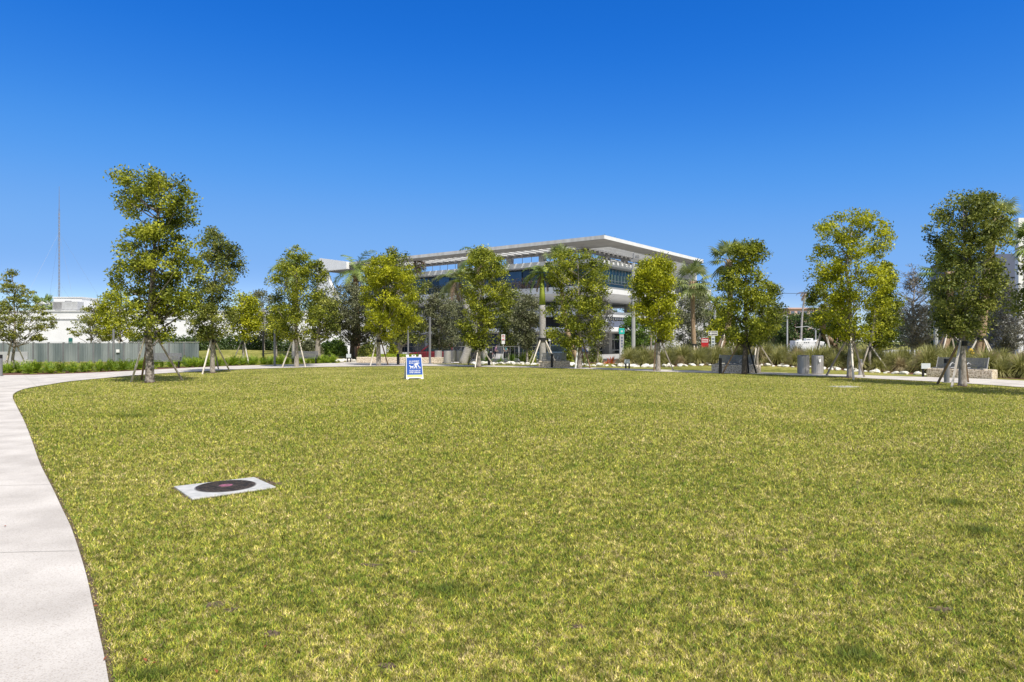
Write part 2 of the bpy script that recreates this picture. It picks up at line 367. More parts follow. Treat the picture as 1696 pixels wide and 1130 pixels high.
# expansion joints across the path
def joint(a, b):
    a = np.array(a); b = np.array(b); d = (b-a)/np.linalg.norm(b-a); n = np.array((-d[1], d[0]))*.006
    return sheet('path_joint', [a-n, b-n, b+n, a+n], .0235, M['joint'])
for px, py in ((131,917),(88,806),(46,712),(24,664)):
    a = np.array(G(px, py)); joint(a-np.array((.02,0)), a-np.array((4.5, .35)))
for px0, py0, px1, py1 in ((60,640.5,40,622),(200,624.5,176,616.8),(350,614.8,330,609.2),(520,608.6,508,603.7)):
    joint(G(px0,py0), G(px1,py1))
# planting beds, street
bedL = outl+[np.array(p) for p in (XY(575,52), XY(440,54), XY(300,56), XY(120,54), XY(-250,54))]
sheet('planting_bed', bedL, .006, M['mulch'])
ROCKC = [(800,603.6),(860,604.2),(900,605),(960,606.3),(1000,607),(1060,608.3),(1120,609.3),(1180,610),(1260,611.5),(1330,613.8),(1440,618),(1540,622),(1620,625),(1760,632),(1950,641)]
rk = spline([G(*p) for p in ROCKC], 6)
bedR = [p for p in rk if p[0] > 7]
def berm_back(p): return np.array((p[0]*1.28+1.0, p[1]+10.5))
sheet_m = MB(); o0 = bedR; rows = 8
for r in range(rows+1):
    for p in bedR:
        q = p*(1-r/rows)+berm_back(p)*(r/rows); sheet_m.v.append((q[0], q[1], float(gz(q[0], q[1]))+.008))
L_ = len(bedR); sheet_m.f = [(r*L_+i, r*L_+i+1, (r+1)*L_+i+1, (r+1)*L_+i) for r in range(rows) for i in range(L_-1)]
struct(sheet_m.build('grass_bed', M['mulch']))
def quad_sheet(name, x0, x1, y0, y1, z, m):
    b = MB(); n = 12
    for j in range(n+1):
        for i in range(n+1):
            X = x0+(x1-x0)*i/n; Y = y0+(y1-y0)*j/n; b.v.append((X, Y, float(gz(X, Y))+z))
    b.f = [(j*(n+1)+i, j*(n+1)+i+1, (j+1)*(n+1)+i+1, (j+1)*(n+1)+i) for j in range(n) for i in range(n)]
    return struct(b.build(name, m))
quad_sheet('road', -13, 120, 67, 84, .03, M['asphalt'])
quad_sheet('pavement', -13, 120, 62.5, 66.8, .05, M['path'])
quad_sheet('forecourt', -140, 120, 84.5, 170, .02, M['conc'])
quad_sheet('side_road', -120, -14, 74, 84, .02, M['asphalt'])
SOILP = [(615,937,.07),(688,915,.05),(350,1002,.06),(455,1050,.05),(1185,952,.08),(1300,912,.05),(640,1105,.05),(455,802,.10),(960,1040,.04),(1560,1010,.06),(385,1010,.05)]
for px, py, r in SOILP:
    c = G(px, py); pts = []
    for k in range(18):
        a = 2*math.pi*k/18; rr = r*.8*random.uniform(.3,1.4); pts.append((c[0]+rr*1.5*math.cos(a), c[1]+rr*math.sin(a)))
    sheet('soil_patch', pts, .005, M['soil'])
# ---------------------------------------------------------------- lawn blades (stuff)
m = bpy.data.materials.new('grass_blade'); m.use_nodes = True; n = m.node_tree; b = n.nodes['Principled BSDF']
b.inputs['Roughness'].default_value = .6; b.inputs['Specular IOR Level'].default_value = .25
at = n.nodes.new('ShaderNodeAttribute'); at.attribute_name = 'Col'; n.links.new(at.outputs['Color'], b.inputs['Base Color'])
tr = n.nodes.new('ShaderNodeBsdfTranslucent'); n.links.new(at.outputs['Color'], tr.inputs[0]); mx = n.nodes.new('ShaderNodeMixShader')
mx.inputs[0].default_value = .3; n.links.new(b.outputs[0], mx.inputs[1]); n.links.new(tr.outputs[0], mx.inputs[2]); n.links.new(mx.outputs[0], n.nodes['Material Output'].inputs[0])
M['blade'] = m
def vnoise(x, y, s, seed):
    r = np.random.default_rng(seed); T = r.random((64,64)); X = x*s+1000; Y = y*s+1000
    xi = np.floor(X).astype(int); yi = np.floor(Y).astype(int); fx = X-xi; fy = Y-yi; fx = fx*fx*(3-2*fx); fy = fy*fy*(3-2*fy)
    g = lambda a, b_: T[a % 64, b_ % 64]
    return (g(xi,yi)*(1-fx)+g(xi+1,yi)*fx)*(1-fy)+(g(xi,yi+1)*(1-fx)+g(xi+1,yi+1)*fx)*fy
NB = 2300000
u_ = rng.random(NB); r_ = 1.9*(44/1.9)**(u_**1.0)          # log-uniform in distance
th = rng.uniform(-.92, .92, NB); bx_ = r_*np.tan(th)*.93; by_ = r_
NX = 420000; ex2 = 1.2*(14/1.2)**rng.random(NX); ey2 = rng.uniform(-.3, .84, NX)*ex2; bx_ = np.concatenate([bx_, ex2]); by_ = np.concatenate([by_, ey2])     # sides of the lawn just out of view
ok = inside(lawnpoly, bx_, by_); bx_ = bx_[ok]; by_ = by_[ok]
ed_ = np.array([q for q in inner if q[1] < 26]); ex_ = np.interp(by_, ed_[:,1], ed_[:,0]); keep = ~((bx_ < ex_+rng.uniform(.0,.06,len(bx_))) & (by_ < 18))
keep &= rng.random(len(bx_)) > smooth(14, 44, by_)*.75
for px, py, r in SOILP:
    c = G(px, py); d = np.hypot((bx_-c[0])/1.4, by_-c[1]); keep &= ~((d < r) & (rng.random(len(bx_)) < .88))
pc = [G(288.3,808.2), G(421.3,792.6), G(457.4,808.9), G(318,829)]
pcc = np.mean(np.array(pc), axis=0); pe = []
for i in range(4):
    a_, b_ = np.array(pc[i]), np.array(pc[(i+1)%4])
    for k in range(6): q_ = a_+(b_-a_)*k/6; d_ = (q_-pcc)/np.linalg.norm(q_-pcc); pe.append(q_+d_*(random.uniform(.01,.05)+(.07 if i == 1 and k < 5 else 0)))
sheet('soil_patch', pe, .004, M['soil']); ip = inside(np.array(pe), bx_, by_); keep &= ~(ip & (rng.random(len(bx_)) < .8))
keep &= ~inside(np.array(pc), bx_, by_)
bx_ = bx_[keep]; by_ = by_[keep]; nb = len(bx_)
sz = np.clip(.55+np.maximum(by_, bx_*.6)*.085, .6, 1.7)
n1 = vnoise(bx_, by_, 1.1, 1); n2 = vnoise(bx_, by_, 5.0, 2); n3 = vnoise(bx_, by_, 22, 3); n4 = vnoise(bx_, by_, .35, 4)
dry = np.clip(.40+.28*(n1-.5)+.30*(n2-.5)+.75*(n3-.5)+.15*(n4-.5)+rng.normal(0,.34,nb), 0, 1)
tuft = np.zeros(nb)
for px, py, r in ((745,980,.09),(225,690,.3),(640,860,.06),(250,1120,.08),(1580,835,.16),(1620,880,.16),(1420,1090,.1)):
    c = G(px, py); tuft = np.maximum(tuft, np.exp(-((bx_-c[0])/r/1.6)**2-((by_-c[1])/r)**2))
dry = dry*(1-.8*tuft)
green = np.array([.175,.26,.030]); gold = np.array([.56,.525,.07]); straw = np.array([.84,.68,.38]); dk = np.array([.06,.11,.025])
t = dry[:,None]; colr = np.where(t < .45, green+(gold-green)*t/.45, gold+(straw-gold)*(t-.45)/.55)
colr = np.where((rng.random(nb) < .07)[:,None], np.array([.2,.14,.085]), colr); colr = colr*(1-.5*tuft[:,None])+dk*.5*tuft[:,None]; fd_ = smooth(8, 26, by_)*.7; colr *= ((rng.uniform(.35,1.35,nb)*np.clip(.45+1.1*vnoise(bx_, by_, 30, 8), .5, 1.4))*(1-fd_)+.95*fd_)[:,None]
ang = rng.uniform(0, 2*math.pi, nb); hgt = rng.uniform(.012,.033,nb)*sz*(1+.8*tuft)*(1-.35*(dry > .6)); lean = rng.uniform(.2,1.7,nb); wd = rng.uniform(.0016,.0036,nb)*sz*1.15*(1+np.abs(by_)/40)
dx = np.cos(ang); dy = np.sin(ang); wa = ang+math.pi/2+rng.normal(0,.5,nb)
base = np.stack([bx_, by_, gz(bx_, by_)], 1); wv = np.stack([np.cos(wa)*wd, np.sin(wa)*wd, np.zeros(nb)], 1)
tip = base+np.stack([dx*hgt*lean, dy*hgt*lean, hgt], 1)
V = np.stack([base-wv, base+wv, tip], 1).reshape(-1,3)
A = np.repeat(np.concatenate([colr, np.ones((nb,1))], 1), 3, axis=0)
o = npmesh('lawn_grass', V, 3, M['blade'], attr=A); o['kind'] = 'stuff'; tag(o, 'short mown yellow green grass covering the wide lawn', 'grass')
# ---------------------------------------------------------------- trees
def limb(mb, a, b, r0, r1, k=5, wob=.12):
    a = Vector(a); b = Vector(b); L = (b-a).length; pts = []
    for i in range(k+1):
        t = i/k; p = a.lerp(b, t); p.z += -.12*L*math.sin(math.pi*t)*(.6)
        if 0 < i < k: p += Vector((random.gauss(0,1), random.gauss(0,1), random.gauss(0,.5)))*wob*L*.25
        pts.append(p)
    mb.tube(pts, [r0+(r1-r0)*i/k for i in range(k+1)], 5, caps=False)
def tree(name, label, cat, base, sil, leaf, nleaf=6000, ls=.13, ncl=110, sig=.24, bark='bark', tr=.11, depth=.9, lean=(0,0), group=None,
         stakes=None, wood=26, zb=None, flat=.75, up=.5, Yb=None, bare=0, hull=0):
    # base in pixels on flat ground, or (px, Y) with Yb
    if Yb: X, Y = XY(base[0], Yb)
    else: X, Y = G(*base)
    z0 = float(gz(X, Y)) if zb is None else zb
    nleaf = int(nleaf*1.6); ls = ls*.9; sig = sig*.86
    root = thing(name, label, cat, (X, Y, z0), 0, group)
    zs = [ZH(p[0], Y)-z0 for p in sil]; xl = [(p[1]-CX)*Y/F-X for p in sil]; xr = [(p[2]-CX)*Y/F-X for p in sil]
    zs = zs[::-1]; xl = xl[::-1]; xr = xr[::-1]
    zt, zb_ = zs[-1], zs[0]
    def prof(z): return np.interp(z, zs, xl), np.interp(z, zs, xr)
    C = []; tries = 0
    wmax = max(b_-a_ for a_, b_ in zip(xl, xr))
    while len(C) < ncl and tries < 20000:
        tries += 1; z = random.uniform(zb_, zt); l, r = prof(z); wdt = r-l
        if random.random() > (wdt/wmax): continue
        a = random.uniform(0, 2*math.pi); q = random.random()**.42
        rx = max(wdt/2-sig*.45, .05); ry = max(wdt/2*depth-sig*.6, .05)
        hx_ = math.sin(X+z*2.3+a*1.0)*math.cos(a*2+z*1.7+Y)+.5*math.sin(z*5+a*3+X*3)
        if hx_ < -.38 and q > .35: continue
        C.append(((l+r)/2+rx*q*math.cos(a), ry*q*math.sin(a), min(max(z, zb_+sig*.4), zt-sig*.5)))
    C = np.array(C); k = rng.integers(0, len(C), nleaf); cs = rng.uniform(.55, 1.3, len(C))*sig
    d = unit(rng.normal(size=(nleaf,3)))*(rng.random((nleaf,1))**.5)*1.7*cs[k][:,None]; d[:,2] *= flat
    P = C[k]+d
    npmesh('crown', leaf_verts(P, ls, ls*.52, up), 4, M[leaf], root)
    mb = MB(); htop = zb_+(zt-zb_)*.86
    def axis(z):
        l, r = prof(max(z, zb_)); c = (l+r)/2; t = min(max((z-zb_*.5)/(zt-zb_*.5), 0), 1)
        return Vector((c*t*.8+lean[0]*(1-t)*0, 0, z))
    pts = [Vector((0,0,-.05)), Vector((0,0,.12))]+[axis(htop*i/8)+Vector((random.gauss(0,.03), random.gauss(0,.03), 0))*(i > 1) for i in range(1, 9)]
    rd = [tr*1.35, tr*1.08]+[tr*(1-.88*(i/8)**1.1) for i in range(1, 9)]
    mb.tube(pts, rd, 8)
    idx = random.sample(range(len(C)), min(wood, len(C)))
    for i in idx:
        c = C[i]; rr = math.hypot(c[0], c[1]); zz_ = max(zb_*.8, min(htop*.97, c[2]-.75*rr-.15)); a = axis(zz_)
        limb(mb, a, c, tr*.32*(1-.5*zz_/zt), .012)
        if bare:
            for _ in range(bare):
                e = Vector(c)+Vector((random.gauss(0,1), random.gauss(0,1), random.gauss(.3,.6)))*sig*1.4
                limb(mb, Vector(a).lerp(Vector(c), random.uniform(.4,.9)), e, .02, .008, 3)
    mb.build('trunk', M[bark], root, smooth_=True)
    if stakes:
        hs_, feet, mats_ = stakes
        for j, (fx, fy, mm) in enumerate(zip(*[iter(feet)]*2, mats_)):
            st = MB(); p0 = Vector((fx, fy, -.03)); d = Vector((fx, fy, 0)).normalized(); p1 = Vector((0,0,hs_))+d*tr*1.1+Vector((0,0,.05))
            st.tube([p0, p1], .045, 4); s_ = st.build('stake', M[mm], root)
        sb = MB(); sb.tube([(0,0,hs_-.13), (0,0,hs_+.05)], tr*1.32, 10); sb.build('strap', M['strap'], root)
        mr = MB(); mr.v = []; 
        pts = []
        for kk in range(20):
            a = 2*math.pi*kk/20; q = random.uniform(.3,.5); pts.append((q*math.cos(a), q*.8*math.sin(a), .012))
        mr.add(pts, [tuple(range(20))]); mr.build('mulch_ring', M['mulch'], root)
    return root
def feetpx(base, hs_, pxs):
    """stake feet given as (px, py) ground pixels -> local offsets"""
    X, Y = G(*base); out = []
    for px, py in pxs:
        a, b_ = G(px, py); out += [a-X, b_-Y]
    return out
LT = 'staked young shade trees ringing the lawn'
def ltree(label, base, sil, leaf, hs_, feet, mats_, **kw):
    tree('shade_tree', label, 'tree', base, sil, leaf, group=LT, stakes=(hs_, feetpx(base, hs_, feet), mats_), **kw)
ltree('tallest staked tree with wide leaning crown and mottled trunk, at the left', (248,634),
      [(284,222,262),(300,176,312),(318,188,322),(345,204,330),(370,214,334),(404,194,328),(440,196,335),(460,180,335),(490,184,330),(520,187,320),(545,192,300),(560,215,285)],
      'leaf_mid', 2.0, [(217,633),(234,630),(303,631)], ['timber','timber_br','timber_grey'], nleaf=15000, ls=.15, ncl=240, sig=.30, bark='bark_mottled', tr=.17, wood=44)
ltree('staked tree just right of the tallest tree, feathery top and pale trunk', (352,618),
      [(378,346,368),(398,328,374),(414,322,404),(440,318,406),(470,318,398),(500,312,386),(530,308,396),(552,315,380),(565,335,368)],
      'leaf_dark', 1.75, [(335,620),(381,615),(362,612)], ['timber','timber','timber_grey'], nleaf=9500, ls=.15, ncl=170, sig=.30, tr=.13, wood=36)
ltree('staked tree with lobed mid green crown beside the metal bench', (491,608),
      [(407,478,492),(425,462,518),(445,440,542),(465,442,540),(482,452,530),(510,450,545),(533,446,547),(551,448,515),(562,475,505)],
      'leaf_mid', 1.95, [(467,608.5),(506,608.5),(493,604)], ['timber','timber','timber_grey'], nleaf=10000, ls=.16, ncl=170, sig=.34, tr=.15, wood=36)
ltree('dense bright yellow green staked tree in front of the low stone wall', (627,606),
      [(421,622,652),(436,606,680),(459,603,690),(482,600,690),(505,597,702),(528,594,708),(551,596,668),(566,600,650)],
      'leaf_yel', 1.75, [(613,606.5),(643,605.5),(630,603)], ['timber','timber_br','timber'], nleaf=13000, ls=.17, ncl=190, sig=.36, tr=.16, wood=24)
ltree('narrow staked tree with pale visible trunk left of the royal palm', (793,608),
      [(412,770,805),(430,766,835),(454,766,845),(478,764,850),(501,762,846),(525,758,832),(549,758,822),(573,768,812),(580,778,800)],
      'leaf_mid', 1.25, [(787,609),(820,607.5),(775,604)], ['timber','timber','timber_grey'], nleaf=11000, ls=.16, ncl=190, sig=.33, tr=.14, wood=44)
ltree('broad rounded staked tree right of the limestone bench and royal palm', (960,610.5),
      [(415,930,972),(425,912,985),(442,908,1008),(466,905,1008),(489,904,1012),(513,900,1008),(537,905,1002),(561,905,996),(575,920,985)],
      'leaf_mid', 1.75, [(953,611),(978,610.5),(968,607)], ['plastic','timber_br','timber_br'], nleaf=12500, ls=.16, ncl=210, sig=.35, tr=.14, wood=44)
ltree('conical staked tree at the left end of the tussock grass bed', (1090,615),
      [(423,1085,1098),(432,1062,1115),(449,1046,1120),(473,1042,1125),(498,1045,1126),(523,1048,1128),(547,1060,1120),(565,1080,1110)],
      'leaf_yel', 1.75, [(1083,615),(1116,614.5),(1086,611)], ['timber_br','timber_grey','strap'], nleaf=11000, ls=.15, ncl=180, sig=.32, tr=.13, wood=30)
ltree('spreading staked tree with dark trunk in front of the grey slatted bench', (1233,619.5),
      [(400,1232,1262),(413,1207,1276),(430,1205,1272),(444,1207,1264),(461,1190,1280),(485,1180,1290),(508,1178,1310),(532,1185,1300),(556,1195,1292),(570,1215,1260)],
      'leaf_mid', 1.75, [(1196,619),(1240,619),(1253,619)], ['timber_br','strap','strap'], nleaf=11500, ls=.15, ncl=200, sig=.31, tr=.14, bark='bark_dark', wood=34)
ltree('tall full staked tree right of the two steel trash cans', (1408,626.5),
      [(352,1385,1420),(360,1360,1450),(372,1348,1472),(388,1342,1476),(406,1346,1470),(428,1335,1466),(441,1342,1450),(459,1342,1474),(478,1340,1480),(499,1340,1480),(526,1345,1474),(547,1360,1460),(564,1382,1440)],
      'leaf_yel', 1.85, [(1368,622.5),(1414,629.5),(1432,625)], ['timber_grey','timber','timber_grey'], nleaf=14500, ls=.135, ncl=240, sig=.28, tr=.145, wood=40)
ltree('tall dark leaved staked tree in front of the right limestone bench', (1594,640),
      [(322,1585,1610),(330,1550,1645),(345,1534,1664),(364,1530,1670),(386,1518,1670),(411,1540,1665),(443,1545,1664),(475,1536,1660),(507,1540,1645),(539,1548,1648),(558,1565,1620)],
      'leaf_dark', 1.65, [(1552,636),(1576,641.5),(1604,634)], ['timber_br','timber','timber_br'], nleaf=14500, ls=.125, ncl=250, sig=.27, tr=.13, wood=40)
ltree('staked tree cut off by the right edge of the picture', (1800,656),
      [(330,1760,1840),(400,1720,1880),(450,1688,1890),(510,1686,1890),(540,1720,1880),(565,1750,1850)],
      'leaf_dark', 1.65, [(1765,650),(1790,662),(1840,655)], ['timber_br','timber','timber_br'], nleaf=8000, ls=.13, ncl=150, sig=.27, tr=.13, wood=20)
# bed and background trees
def btree(label, px, Y, sil, leaf, n=4500, ls=.2, ncl=110, sig=.38, name='background_tree', stakes=None, **kw):
    st = None
    if stakes:
        hs_, sp = stakes; f = []
        for k in range(3):
            a = 2*math.pi*k/3+.5+px; f += [sp*math.cos(a), sp*math.sin(a)]
        st = (hs_, f, ['timber','timber_grey','timber'])
    return tree(name, label, 'tree', (px,), sil, leaf, nleaf=n, ls=ls, ncl=ncl, sig=sig, Yb=Y, stakes=st, **kw)
btree('thin sparse young tree in the fern bed at the left edge', 21, 41, [(446,10,24),(465,2,36),(482,0,55),(497,-10,60),(515,-16,78),(535,-18,95),(552,-14,88),(566,5,60)], 'leaf_sparse', 4600, .15, 150, .25, stakes=(1.7,.75), wood=50, tr=.09, bare=1, flat=.5)
btree('sparse yellow green tree behind the fence before the white building', 150, 62, [(488,165,178),(505,150,182),(525,118,190),(545,108,188),(565,125,182)], 'leaf_sparse', 2400, .22, 90, .36, wood=40, tr=.1, bare=1, flat=.5)
btree('small tree behind the fence to the left of the tallest tree', 199, 58, [(470,185,212),(490,170,228),(520,160,232),(548,165,232),(560,180,220)], 'leaf_yel', 3400, .22, 100, .4, stakes=(1.7,.8))
btree('small staked yellowish tree between the two leftmost staked trees and the bench', 403, 50, [(485,395,412),(505,384,428),(530,380,434),(550,386,430),(564,396,414)], 'leaf_yel', 3600, .2, 90, .36, stakes=(1.6,.8))
btree('feathery blue green tree behind the small yellowish tree', 437, 68, [(482,425,446),(497,412,456),(520,408,462),(545,412,456),(560,425,450)], 'leaf_olive', 2600, .22, 90, .4, wood=50, bare=1)
btree('small round tree left of the metal bench', 457, 52, [(507,448,470),(525,442,478),(545,442,478),(562,450,470)], 'leaf_mid', 2600, .2, 70, .34)
btree('dark oak with gnarled trunk behind the metal bench tree', 526, 60, [(480,515,545),(500,505,562),(530,503,565),(550,508,560),(562,520,545)], 'leaf_dark', 3800, .24, 100, .45, tr=.28, wood=40)
btree('wide grey green live oak with dark trunk left of the stone wall', 583, 64, [(472,555,600),(490,543,632),(515,540,650),(540,545,652),(560,555,640),(568,570,620)], 'leaf_olive', 8500, .22, 190, .45, bark='bark_dark', tr=.24, wood=70, bare=1)
btree('dark crown rising behind the bright yellow green tree', 662, 60, [(410,640,662),(418,628,682),(440,602,692),(465,600,716),(500,604,704),(540,612,712),(570,640,704)], 'leaf_dark', 7000, .24, 170, .48, tr=.25, wood=50)
btree('grey green tree behind the maroon car', 727, 61, [(486,712,742),(505,702,760),(535,698,768),(560,702,762),(576,714,748)], 'leaf_olive', 5200, .21, 130, .42, wood=50, bare=1)
btree('dark olive tree behind the four steel bins', 768, 74, [(478,752,782),(500,740,800),(535,738,805),(565,742,800),(578,755,790)], 'leaf_olive', 4600, .25, 120, .5)
btree('dusky green tree between the narrow staked tree and royal palm', 842, 72, [(480,830,862),(505,822,872),(535,820,872),(560,824,870),(574,835,860)], 'leaf_dark', 4200, .25, 110, .5)
btree('pale olive tree with slender trunk left of the royal palm', 873, 56, [(487,868,890),(505,848,896),(530,842,898),(556,845,896),(576,860,885)], 'leaf_olive', 5400, .19, 140, .36, wood=60, bare=1, tr=.1)
btree('greyish twiggy tree behind the broad rounded tree', 990, 60, [(480,975,1000),(505,968,1012),(540,966,1018),(565,972,1010),(576,980,1000)], 'leaf_silver', 3200, .2, 100, .38, wood=60, bare=2, tr=.1)
btree('bright green tree beside the street pole before the garage', 1044, 74, [(524,1038,1060),(538,1026,1076),(560,1024,1084),(582,1030,1080)], 'leaf_bright', 4200, .24, 100, .45)
btree('slender grey trunked tree behind the conical staked tree', 1078, 55, [(430,1080,1112),(470,1075,1122),(505,1074,1124),(535,1080,1118)], 'leaf_dark', 3000, .2, 90, .36, tr=.1)
btree('grey green oak at the right end of the garage', 1150, 74, [(470,1142,1164),(490,1130,1172),(515,1118,1182),(545,1112,1186),(570,1114,1186),(580,1130,1170)], 'leaf_olive', 6200, .24, 150, .5, wood=60, bare=1)
btree('yellow green tree behind the one way sign', 1192, 70, [(528,1182,1206),(542,1172,1214),(560,1170,1220),(576,1178,1210)], 'leaf_yel', 2600, .24, 80, .42)
btree('small staked tree in tussock grass right of the grey slatted bench', 1254, 41, [(470,1250,1285),(495,1248,1296),(520,1248,1296),(545,1246,1286),(562,1250,1270)], 'leaf_dark', 3200, .16, 90, .3, stakes=(1.35,1.0), tr=.08)
btree('small green staked tree behind the tall full tree', 1440, 37.5, [(432,1460,1475),(450,1452,1482),(478,1452,1490),(505,1440,1493),(535,1432,1490),(560,1430,1484),(575,1440,1470)], 'leaf_mid', 6200, .15, 140, .27, stakes=(1.2,.9), tr=.09)
btree('silvery almost bare tree right of the tall full tree', 1511, 50, [(436,1506,1516),(455,1498,1526),(490,1488,1542),(530,1484,1548),(562,1490,1545),(574,1500,1530)], 'leaf_silver', 3800, .13, 200, .3, wood=170, bare=3, tr=.12, bark='bark', flat=.5)
btree('dull grey leafed tree below the slate building', 1662, 49, [(465,1650,1675),(485,1638,1688),(520,1628,1694),(555,1628,1700),(580,1640,1690)], 'leaf_silver', 6500, .15, 190, .33, wood=110, bare=2, tr=.12, flat=.5)
btree('dark olive tree between the two leaning cabbage palms', 1600, 58, [(470,1560,1600),(500,1545,1640),(540,1540,1645),(565,1545,1640)], 'leaf_dark', 5200, .22, 130, .45)
for i, (lb, px, Y, sil) in enumerate([
    ('far broad green tree behind the white motorhome', 1325, 118, [(521,1300,1345),(535,1286,1372),(555,1284,1380),(575,1290,1375)]),
    ('far green tree right of the thin coconut palm', 1375, 112, [(520,1365,1400),(540,1352,1420),(560,1350,1425),(578,1360,1420)]),
    ('far tree beyond the garage edge behind the spreading tree', 1195, 120, [(512,1172,1200),(530,1168,1220),(555,1166,1230),(575,1170,1230)]),
    ('far dark tree left of the silvery bare tree', 1455, 100, [(500,1440,1475),(525,1430,1500),(555,1428,1515),(578,1435,1510)]),
    ('far tree right behind the orange roofed house', 1265, 125, [(532,1250,1285),(550,1240,1300),(572,1242,1300)]),
    ('far dark tree beneath the cabbage palm by the hydrant', 1560, 90, [(500,1530,1580),(530,1515,1600),(560,1512,1605),(578,1520,1600)]),
    ('green tree far beyond the open garage deck', 1040, 190, [(500,1020,1060),(515,1000,1090),(540,1000,1090),(560,1000,1090)])]):
    btree(lb, px, Y, sil, 'leaf_far' if i != 4 else 'leaf_olive', 4200, .5 if Y > 100 else .38, 90, 1.0 if Y > 100 else .7, tr=.4, wood=12, name='far_tree')
def shrub(name, label, px, Y, w_px, top, leaf, n, ls, cat='shrub', group=None):
    X, Y = XY(px, Y); z0 = float(gz(X, Y)); hh = ZH(top, Y)-z0; hw = w_px*Y/F/2
    P = unit(rng.normal(size=(n,3)))*(rng.random((n,1))**.33); P[:,2] = np.abs(P[:,2]); lump = 1+.16*np.sin(P[:,0]*9+px)*np.cos(P[:,1]*7+P[:,2]*6)
    P = P*lump[:,None]*np.array([hw, hw*.7, hh])
    r = thing(name, label, cat, (X,Y,z0), 0, group); npmesh('foliage', leaf_verts(P, ls, ls*.5, .4), 4, M[leaf], r)
    mb = MB()
    for k in range(5):
        a = k*1.26; limb(mb, (0,0,-.02), (hw*.5*math.cos(a), hw*.4*math.sin(a), hh*.7), .03, .01, 3)
    mb.build('stem', M['bark_dark'], r); return r
k = 0
for px, Y, wd_, tp, lf in [(350,70,60,551,'leaf_far'),(385,72,56,553,'leaf_far'),(425,71,50,556,'leaf_far'),(455,73,50,554,'leaf_far'),(490,72,46,558,'leaf_far'),(515,70,40,562,'leaf_olive'),(545,71,44,564,'leaf_bright'),(560,73,34,560,'leaf_bright'),(610,70,40,568,'leaf_dark'),(235,66,60,556,'leaf_far'),(280,68,60,552,'leaf_far'),(315,69,50,556,'leaf_far')]:
    shrub('hedge_shrub', 'rounded green shrub of the row before the white building', px, Y, wd_, tp, lf, 3600, .22, group='shrubs screening the white building')
shrub('shrub', 'bright green shrub among the cabbage palms above the right bench', 1575, 50, 34, 562, 'leaf_bright', 1500, .17)
shrub('shrub', 'dark shrub behind the grass bed left of the slate building', 1622, 54, 30, 566, 'leaf_dark', 1200, .17)
shrub('shrub', 'dark green shrub at the foot of the white motorhome palms', 1385, 60, 50, 566, 'leaf_dark', 1500, .2)
shrub('shrub', 'low dark shrub beside the end of the slatted fence', 288, 50, 22, 590, 'leaf_dark', 700, .14)
for lb, px, Y, w_, tp, lf in [('leafy green shrub left of the pedestrian in mauve', 803, 62, 16, 577, 'leaf_bright'), ('low green shrub under the pale olive tree', 878, 60, 22, 580, 'leaf_mid'), ('dark green shrub behind the pale cream spiky plant', 984, 64, 26, 572, 'leaf_dark'),
        ('green shrub beneath the crooked cabbage palm', 940, 61, 22, 576, 'leaf_mid'), ('yellow green shrub behind the stone wall hedge', 650, 58, 26, 570, 'leaf_yel'), ('dark shrub at the left end of the stone wall', 602, 59, 22, 572, 'leaf_dark'),
        ('green shrub between the teal totem and the street pole', 1040, 62, 26, 566, 'leaf_bright'), ('dark green shrub under the oak at the garage right end', 1112, 66, 50, 562, 'leaf_dark'), ('olive shrub left of the red banner sign', 1152, 66, 34, 564, 'leaf_olive'),
        ('olive shrub behind the tussock grass right of the one way sign', 1225, 68, 60, 566, 'leaf_olive'), ('low green shrub left of the white motorhome', 1275, 80, 44, 566, 'leaf_far')]:
    shrub('shrub', lb, px, Y, w_, tp, lf, 1600, .16)
# ---------------------------------------------------------------- palms
def feather_crown(R, nf=15, seed=0, droop=1.0, up0=70):
    r = random.Random(seed); quads = []
    for i in range(nf):
        az = 2*math.pi*i/nf*1.0+r.uniform(-.2,.2)+i*2.4; el = math.radians(r.uniform(-25, up0)); L = R*r.uniform(.85,1.1)
        d = Vector((math.cos(az)*math.cos(el), math.sin(az)*math.cos(el), math.sin(el))); p = Vector((0,0,0)); side0 = Vector((-math.sin(az), math.cos(az), 0)); ns = 22
        for j in range(ns):
            t = j/ns; d = (d+Vector((0,0,-.085*droop*(0.6+t)))).normalized(); q = p+d*L/ns
            s_ = side0; upv = s_.cross(d).normalized()
            quads.append([p-s_*.02, q-s_*.02, q+s_*.02, p+s_*.02])
            if j > 1:
                ll = L*.26*math.sin(math.pi*min(1,(t*.92+.1)))**.7
                for sg in (-1, 1):
                    for kk in range(2):
                        pp = p.lerp(q, kk*.5); dd = (s_*sg*1.0+d*.55+upv*r.uniform(-.45,.35)+Vector((0,0,-.35*droop))).normalized()
                        e = pp+dd*ll*r.uniform(.8,1.1); wv_ = d*.028
                        quads.append([pp-wv_, pp+wv_, pp.lerp(e,.6)+wv_*1.1, e])
            p = q
    return np.array([[tuple(c) for c in q_] for q_ in quads]).reshape(-1,3)
